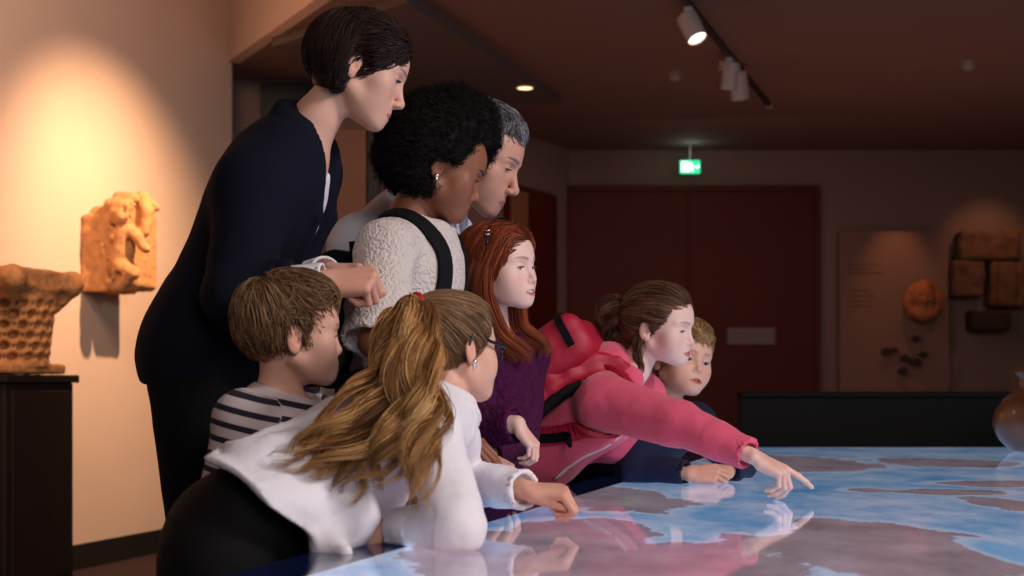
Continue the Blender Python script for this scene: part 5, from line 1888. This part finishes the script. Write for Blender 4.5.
    child('top_strap', *strap_mesh(t1, bs, .009, .003, 26, .007, 0), M['black_strap'], pk, smooth=False)
    pv, pf = strap_mesh([b((-.045, -.15, -.03)), b((-.05, -.15, .02)), b((-.055, -.15, .07))], bs, .012, .002, 12, .004, 0)
    child('patch', pv, pf, M['patch'], pk, smooth=False)
    t3 = [b((.055, .02, .165)), b((.045, .035, .20)), b((.045, -.035, .20)), b((.055, -.02, .165))]
    G = spline(t3, 14); tv, tf = tube_mesh(G, .006, 8); child('grab_handle', tv, tf, M['black_strap'], pk)
    full = P.torso(o, k=.05) + [rc(j['shR'], j['elR'], .067, .057, k=.035), rc(j['shL'], j['elL'], .067, .057, k=.035)]
    # the broad padded edge between bag and back
    pad = []
    pp = [nb + Rt @ V(.035, -.095, .010), nb + Rt @ V(-.035, -.100, .015), j['chest'] + Rt @ V(-.100, -.135, .01), j['chest'] + Rt @ V(-.105, -.150, -.10), j['chest'] + Rt @ V(-.085, -.150, -.20), j['chest'] + Rt @ V(-.060, -.140, -.265)]
    G = spline(pp, 12)
    for i in range(11):
        t_ = unit(G[i + 1] - G[i]); w_ = unit(np.cross(t_, Rt[:, 1]))
        pad += [rc(G[i] - w_ * .014, G[i + 1] - w_ * .014, .017, .017, k=.015), rc(G[i] + w_ * .014, G[i + 1] + w_ * .014, .017, .017, k=.015)]
    v, f = skin_mesh(pad, .005); v = v + vnormals(v, f) * (noise(v, 26, 4, 2) * .004)[:, None]
    child('back_padding', v, f, M['red_pack'], pk)
    bl = [q + Rt[:, 0] * .042 + Rt[:, 1] * .004 for q in G[4:]]
    tv, tf = tube_mesh(np.array(bl), .017, 10); child('mesh_edge', tv, tf, M['black_strap'], pk)
    for sg in (-1, 1):
        pts = [b((.05, sg * .07, .13)), nb + Rt @ V(-.05, sg * .085, -.01), nb + Rt @ V(.03, sg * .100, -.025), j['chest'] + Rt @ V(.07, sg * .135, .02), j['chest'] + Rt @ V(.05, sg * .165, -.07), j['chest'] + Rt @ V(-.02, sg * .17, -.13), b((.05, sg * .125, -.13))]
        child('shoulder_strap', *strap_mesh(pts, full, .023, .005, 44, .010, 4), M['red_pack'], pk, smooth=False)
        pts = [j['chest'] + Rt @ V(.045, sg * .165, -.08), j['chest'] + Rt @ V(-.02, sg * .175, -.14), b((.05, sg * .125, -.14))]
        child('strap_webbing', *strap_mesh(pts, full, .011, .004, 20, .018, 1), M['black_strap'], pk, smooth=False)
    return P

# .................................................. 7: fair boy behind the pink girl
def fair_boy():
    d = 4.02
    R = head_R(62, -2, -13); hs = .90
    face = dict(opn=.65, kid=1.0, mouth=.8, nose=.95)
    j = dict(R=R, hs=hs, s=.78, face=face, head=head_at((700, 371), d, R, hs, 1, .95))
    j['neck'] = W(664, 413, 4.10); j['chest'] = W(645, 440, 4.18); j['waist'] = W(606, 450, 4.27); j['pelvis'] = W(556, 490, 4.38)
    j['shR'] = W(646, 424, 3.98); j['shL'] = W(694, 424, 4.22)
    j['elR'] = W(634, 469, 3.96); j['wrR'] = W(688, 474, 3.88)
    j['elL'] = W(738, 462, 4.14); j['wrL'] = W(728, 472, 3.97)
    stand(j, .8, lean=(-.10, .05))
    P = Person('person', 'fair haired boy in a navy sweater leaning on the table with clasped hands', (j['pelvis'][0], j['pelvis'][1], 0), **j)
    hR = place_hand(j['wrR'], (.98, -.02, -.02), (-.1, -.75, .65), .80, curls=[(40, 55, 25)] * 4, thumb=(15, 20))
    hL = place_hand(j['wrL'], (-.62, -.55, .02), (.3, -.45, .8), .80, left=True, curls=[(45, 50, 25)] * 4, thumb=(15, 20))
    P.body(M['skin'], SK['fair'], LIP['fair'], lin(150, 110, 78), [hR, hL], blush=.5, browk=.6)
    P.eyes(lin(60, 66, 68), (1, .05, -.3), lash=(.12, .08, .05))
    Rt = P.spine_frame(j['waist'], j['neck'])
    pr = P.torso(.014, k=.05)
    for q in ('R', 'L'):
        b = j['el' + q]; u = unit(j['wr' + q] - b); L = np.linalg.norm(j['wr' + q] - b)
        pr += [rc(j['sh' + q], b, .056, .048, k=.03), cc(b, b + u * L * .97, .045, .034, k=.02), sp(b, .047, k=.02), cc(b + u * L * .88, b + u * (L + .03), .028, .028, k=.003, op='s')]
    pr += [el(j['neck'] + Rt @ V(.03, 0, .05), (.062, .064, .050), Rt, k=.006, op='s'), pl(j['pelvis'], -Rt[:, 2], k=.006), pl(V(0, 0, TZ + .002), V(0, 0, -1), k=.003, c=j['elR'], r=.13), pl(V(0, 0, TZ + .002), V(0, 0, -1), k=.003, c=j['elL'], r=.13)]
    P.garment('sweater', pr, M['navy_knit'], .006, wr=.004, wf=13, seed=19)
    trousers_shoes(P, M['jeans'])
    cap = xf([el((-.020, 0, .050), (.101, .083, .088), k=.03), el((-.050, 0, .012), (.056, .068, .048), k=.03), el((.026, 0, .091), (.064, .062, .043), k=.03),
              rc((.014, .071, .030), (.012, .073, -.008), .012, .006, k=.015), rc((.014, -.071, .030), (.012, -.073, -.008), .012, .006, k=.015),
              el((-.008, -.086, -.002), (.018, .020, .032), k=.006, op='s'), el((-.008, .086, -.002), (.018, .020, .032), k=.006, op='s')], j['head'], R, hs)
    short_hair(P, cap, [lin(122, 88, 56), lin(172, 132, 88), lin(214, 178, 130)], 61, capcol=lin(120, 86, 56), steps=10, jit=.28, fringe=.7)
    return P

# .................................................. 8: girl with glasses in the white blouse, nearest
def glasses_girl():
    d = 2.66
    R = head_R(-40, 5, -7); hs = .80
    face = dict(opn=.45, kid=.7, nose=1.0)
    j = dict(R=R, hs=hs, s=.84, face=face, head=W(470.5, 350, 2.60) - R @ V(-.012, -.078, 0) * hs)
    j['neck'] = W(444, 420, 2.60); j['chest'] = W(388, 444, 2.57); j['waist'] = W(312, 482, 2.48); j['pelvis'] = W(230, 540, 2.40)
    j['shR'] = W(428, 424, 2.44); j['shL'] = W(448, 440, 2.76)
    j['elR'] = W(456, 528, 2.31); j['wrR'] = W(396, 529, 2.42)
    j['elL'] = W(456, 482, 2.82); j['wrL'] = W(526, 490, 2.67)
    stand(j, .84, lean=(-.12, 0))
    P = Person('person', 'girl in glasses and white blouse with a long wavy fair ponytail', (j['pelvis'][0], j['pelvis'][1], 0), **j)
    hR = place_hand(j['wrR'], (-.75, .25, -.02), (-.1, -.2, .9), .80, curls=[(25, 35, 20)] * 4, thumb=(20, 20))
    hL = place_hand(j['wrL'], (.96, -.10, -.06), (.0, -.30, .95), .76, left=True, curls=[(52, 80, 40), (60, 84, 42), (66, 84, 42), (70, 84, 42)], thumb=(4, 30))
    P.body(M['skin'], SK['fair'], LIP['fair'], lin(150, 110, 78), [hR, hL], blush=.4, browk=.6)
    P.eyes(lin(80, 100, 110), (1, 0, -.3), lash=(.12, .08, .05))
    earring(P, M['silver'], .0056)
    Rt = P.spine_frame(j['waist'], j['neck'])
    o = .014
    pr = P.torso(o, k=.05)[:0]
    R1 = Rt
    ch, wa, nb = j['chest'], j['waist'], j['neck']
    dz = np.linalg.norm(nb - wa)
    pr += [el(ch, (.092, .132, dz * .55), Rt, k=.05), el((ch + wa) / 2, (.094, .124, .12), Rt, k=.05)]
    for q in ('R', 'L'): pr.append(rc(nb - Rt[:, 2] * .02, j['sh' + q], .056, .054, k=.04))
    # skirt of the blouse, open and flared
    hc = W(280, 510, 2.43)
    hn = unit(W(194, 630, 2.40) - W(280, 510, 2.43))
    ax = unit(hc - ch)
    sd = Rt[:, 1]
    for sg in (-1, 0, 1):
        pr += [cc(ch + ax * .08 + sd * sg * .035, hc + ax * .10 + sd * sg * .055, .092, .126, k=.04)]
    for sg in (-1, 0, 1):
        pr += [cc(hc - ax * .025 + sd * sg * .040, hc + ax * .16 + sd * sg * .052, .098, .122, k=.003, op='s')]
    pr += [pl(hc, hn, k=.003, c=hc, r=.33)]
    q0, q1, q2 = W(352, 520, 2.36), W(332, 543, 2.31), W(346, 552, 2.27)
    pr += [rc(q0, q1, .040, .024, k=.04), rc(q1, q2, .020, .012, k=.02), rc(q1, W(318, 549, 2.30), .016, .009, k=.02)]
    for q in ('R', 'L'):
        b = j['el' + q]; u = unit(j['wr' + q] - b); L = np.linalg.norm(j['wr' + q] - b)
        m_ = (j['sh' + q] + b) / 2
        pr += [rc(j['sh' + q], m_, .052, .047, k=.022), rc(m_, b, .047, .045, k=.006), rc(b, b + u * L * .7, .043, .037, k=.012), cc(b + u * L * .6, b + u * L * .98, .037, .035, k=.008),
               cc(b + u * L * .88, b + u * (L + .03), .029, .029, k=.003, op='s')]
    nk = unit(P.hl((-.03, 0, -.085)) - nb)
    pr += [cc(nb + nk * .0, nb + nk * .034, .066, .058, k=.012), cc(nb + nk * .012, nb + nk * .09, .051, .049, k=.003, op='s'), el(nb + Rt @ V(.085, 0, .05), (.05, .03, .06), Rt, k=.006, op='s')]
    pr += [pl(V(0, 0, TZ + .003), V(0, 0, -1), k=.004, c=j['elR'], r=.16)]
    def fold(v):
        t = np.clip((v - ch) @ ax / .35, 0, 1)
        a = np.arctan2((v - ch) @ np.cross(ax, V(0, 0, 1)), (v - ch) @ V(0, 0, 1))
        h = (v - ch) @ ax
        r = np.linalg.norm(v - ch - np.outer(h, ax), axis=1)
        return .010 * t * t * np.sin(a * 9 + 3 * noise(v, 5, 3)) * (r < .24) * (v[:, 0] < ch[0])
    P.garment('blouse', pr, M['white_cotton'], .0045, wr=.0055, wf=14, seed=22, fold=fold, shell=(ch + ax * .06, ax, hc, hn))
    trousers_shoes(P, M['black_cloth'], .014)
    # hair: drawn up into a ponytail
    cap = xf([el((-.020, 0, .049), (.103, .084, .089), k=.03), el((-.048, 0, .010), (.056, .069, .052), k=.03), el((.026, 0, .091), (.060, .062, .042), k=.03),
              rc((.030, .066, .052), (.006, .076, .010), .012, .010, k=.02), rc((.030, -.066, .052), (.006, -.076, .010), .012, .010, k=.02),
              el((-.010, -.088, -.006), (.019, .022, .034), k=.006, op='s'), el((-.010, .088, -.006), (.019, .022, .034), k=.006, op='s')], j['head'], R, hs)
    tie = V(-.106, .0, .098)
    def flow(Q):
        d_ = tie - Q
        d_ = d_ / (np.linalg.norm(d_, axis=1, keepdims=True) + 1e-6)
        return d_ + np.stack([0 * Q[:, 0], 0 * Q[:, 0], .2 * ss(Q[:, 0], -.02, .08)], 1)
    cols = [lin(86, 52, 28), lin(172, 118, 66), lin(246, 200, 134)]
    ccols = [lin(74, 50, 33), lin(122, 89, 60), lin(172, 134, 96)]
    T = P.hl(tie)
    def g(*pts): return [P.hl(tie + V(.012, 0, -.002)), T, P.hl(tie + V(-.012, .0, -.012))] + [W(*q) for q in pts]
    G = [g((404, 318, 2.52), (394, 348, 2.45), (378, 388, 2.40), (348, 426, 2.34), (306, 452, 2.30), (272, 472, 2.29)),
         g((406, 320, 2.50), (398, 356, 2.43), (388, 398, 2.38), (364, 434, 2.33), (330, 460, 2.30), (300, 478, 2.29)),
         g((409, 322, 2.50), (403, 358, 2.43), (397, 402, 2.38), (382, 440, 2.33), (354, 472, 2.31), (342, 504, 2.31)),
         g((412, 322, 2.50), (411, 356, 2.42), (406, 397, 2.36), (400, 433, 2.33), (386, 464, 2.31), (372, 488, 2.31)),
         g((415, 322, 2.49), (421, 354, 2.41), (424, 394, 2.35), (418, 432, 2.32), (420, 472, 2.28), (418, 514, 2.27)),
         g((417, 322, 2.48), (426, 358, 2.40), (429, 402, 2.34), (425, 442, 2.31), (417, 482, 2.29)),
         g((402, 316, 2.54), (390, 340, 2.50), (380, 376, 2.46), (368, 418, 2.42), (330, 446, 2.38), (286, 462, 2.36))]
    free = locks(G, 420, .00085, cols, 9, (.004, .008, .015, .024, .030, .030, .022, .006), wave=.018, wfreq=3.1, steps=44, clumps=6, tight=.34, lenvar=.22)
    P.hair('hair', cap, lambda Q: (Q[:, 2] > -.04), flow, 4600, 14, .0085, .0008, ccols, M['hair'], 71, layers=.004, jit=.05, capcol=lin(100, 66, 40), free=free)
    t = np.linspace(0, 2 * math.pi, 25)
    n = unit(T - P.hl(tie + V(.02, 0, -.006))); a1 = unit(np.cross(n, V(0, 0, 1))); a2 = np.cross(n, a1)
    ring = np.array([T + n * .002 + a1 * .019 * math.cos(q) + a2 * .019 * math.sin(q) for q in t])
    tv, tf = tube_mesh(ring, .0075, 8); child('hair_tie', tv, tf, M['red_band'], P.root)
    # glasses
    gl = None
    kid = face['kid']; ez = .016 - .006 * kid
    lens = []
    for s in (-1, 1):
        c = V(.0985, s * .0335, ez - .002)
        q = [c + V(-.006 * abs(math.cos(a)) * (1 if s * math.cos(a) > 0 else 0) , math.copysign(abs(math.cos(a)) ** .7, math.cos(a)) * .0255, math.copysign(abs(math.sin(a)) ** .7, math.sin(a)) * .0175) for a in np.linspace(0, 2 * math.pi, 33)]
        tv, tf = tube_mesh(np.array([P.hl(x) for x in q]), .0026, 8)
        lens.append((tv, tf, q))
    tv, tf = list(lens[0][0]), list(lens[0][1])
    def addm(a, b):
        n_ = len(tv); tv.extend(a); tf.extend(tuple(k + n_ for k in f) for f in b)
    addm(lens[1][0], lens[1][1])
    addm(*tube_mesh(spline([P.hl((.0985, -.009, ez + .003)), P.hl((.101, 0, ez + .006)), P.hl((.0985, .009, ez + .003))], 8), .0018, 8))
    gl = child('glasses', tv, tf, M['frame_black'], P.root)
    for s in (-1, 1):
        pts = spline([P.hl((.093, s * .060, ez + .006)), P.hl((.086, s * .073, ez + .007)), P.hl((.04, s * .083, ez + .012)), P.hl((-.004, s * .0845, ez + .022)), P.hl((-.022, s * .084, ez - .004))], 20)
        a, b = tube_mesh(pts, .0030, 8); child('temple', a, b, M['frame_black'], P.root).parent = gl
    for (a, b, q) in lens:
        pts = [P.hl(x + V(.0008, 0, 0)) for x in q[:-1]] + [P.hl(x - V(.0008, 0, 0)) for x in q[:-1]]
        m = len(q) - 1
        F_ = [tuple(range(m)), tuple(range(2 * m - 1, m - 1, -1))] + [(i, m + i, m + (i + 1) % m, (i + 1) % m) for i in range(m)]
        child('lens', pts, F_, M['glass'], P.root, smooth=False).parent = gl
    return P

for make in (woman, afro_girl, man, striped_boy, red_girl, pink_girl, fair_boy, glasses_girl):
    make()
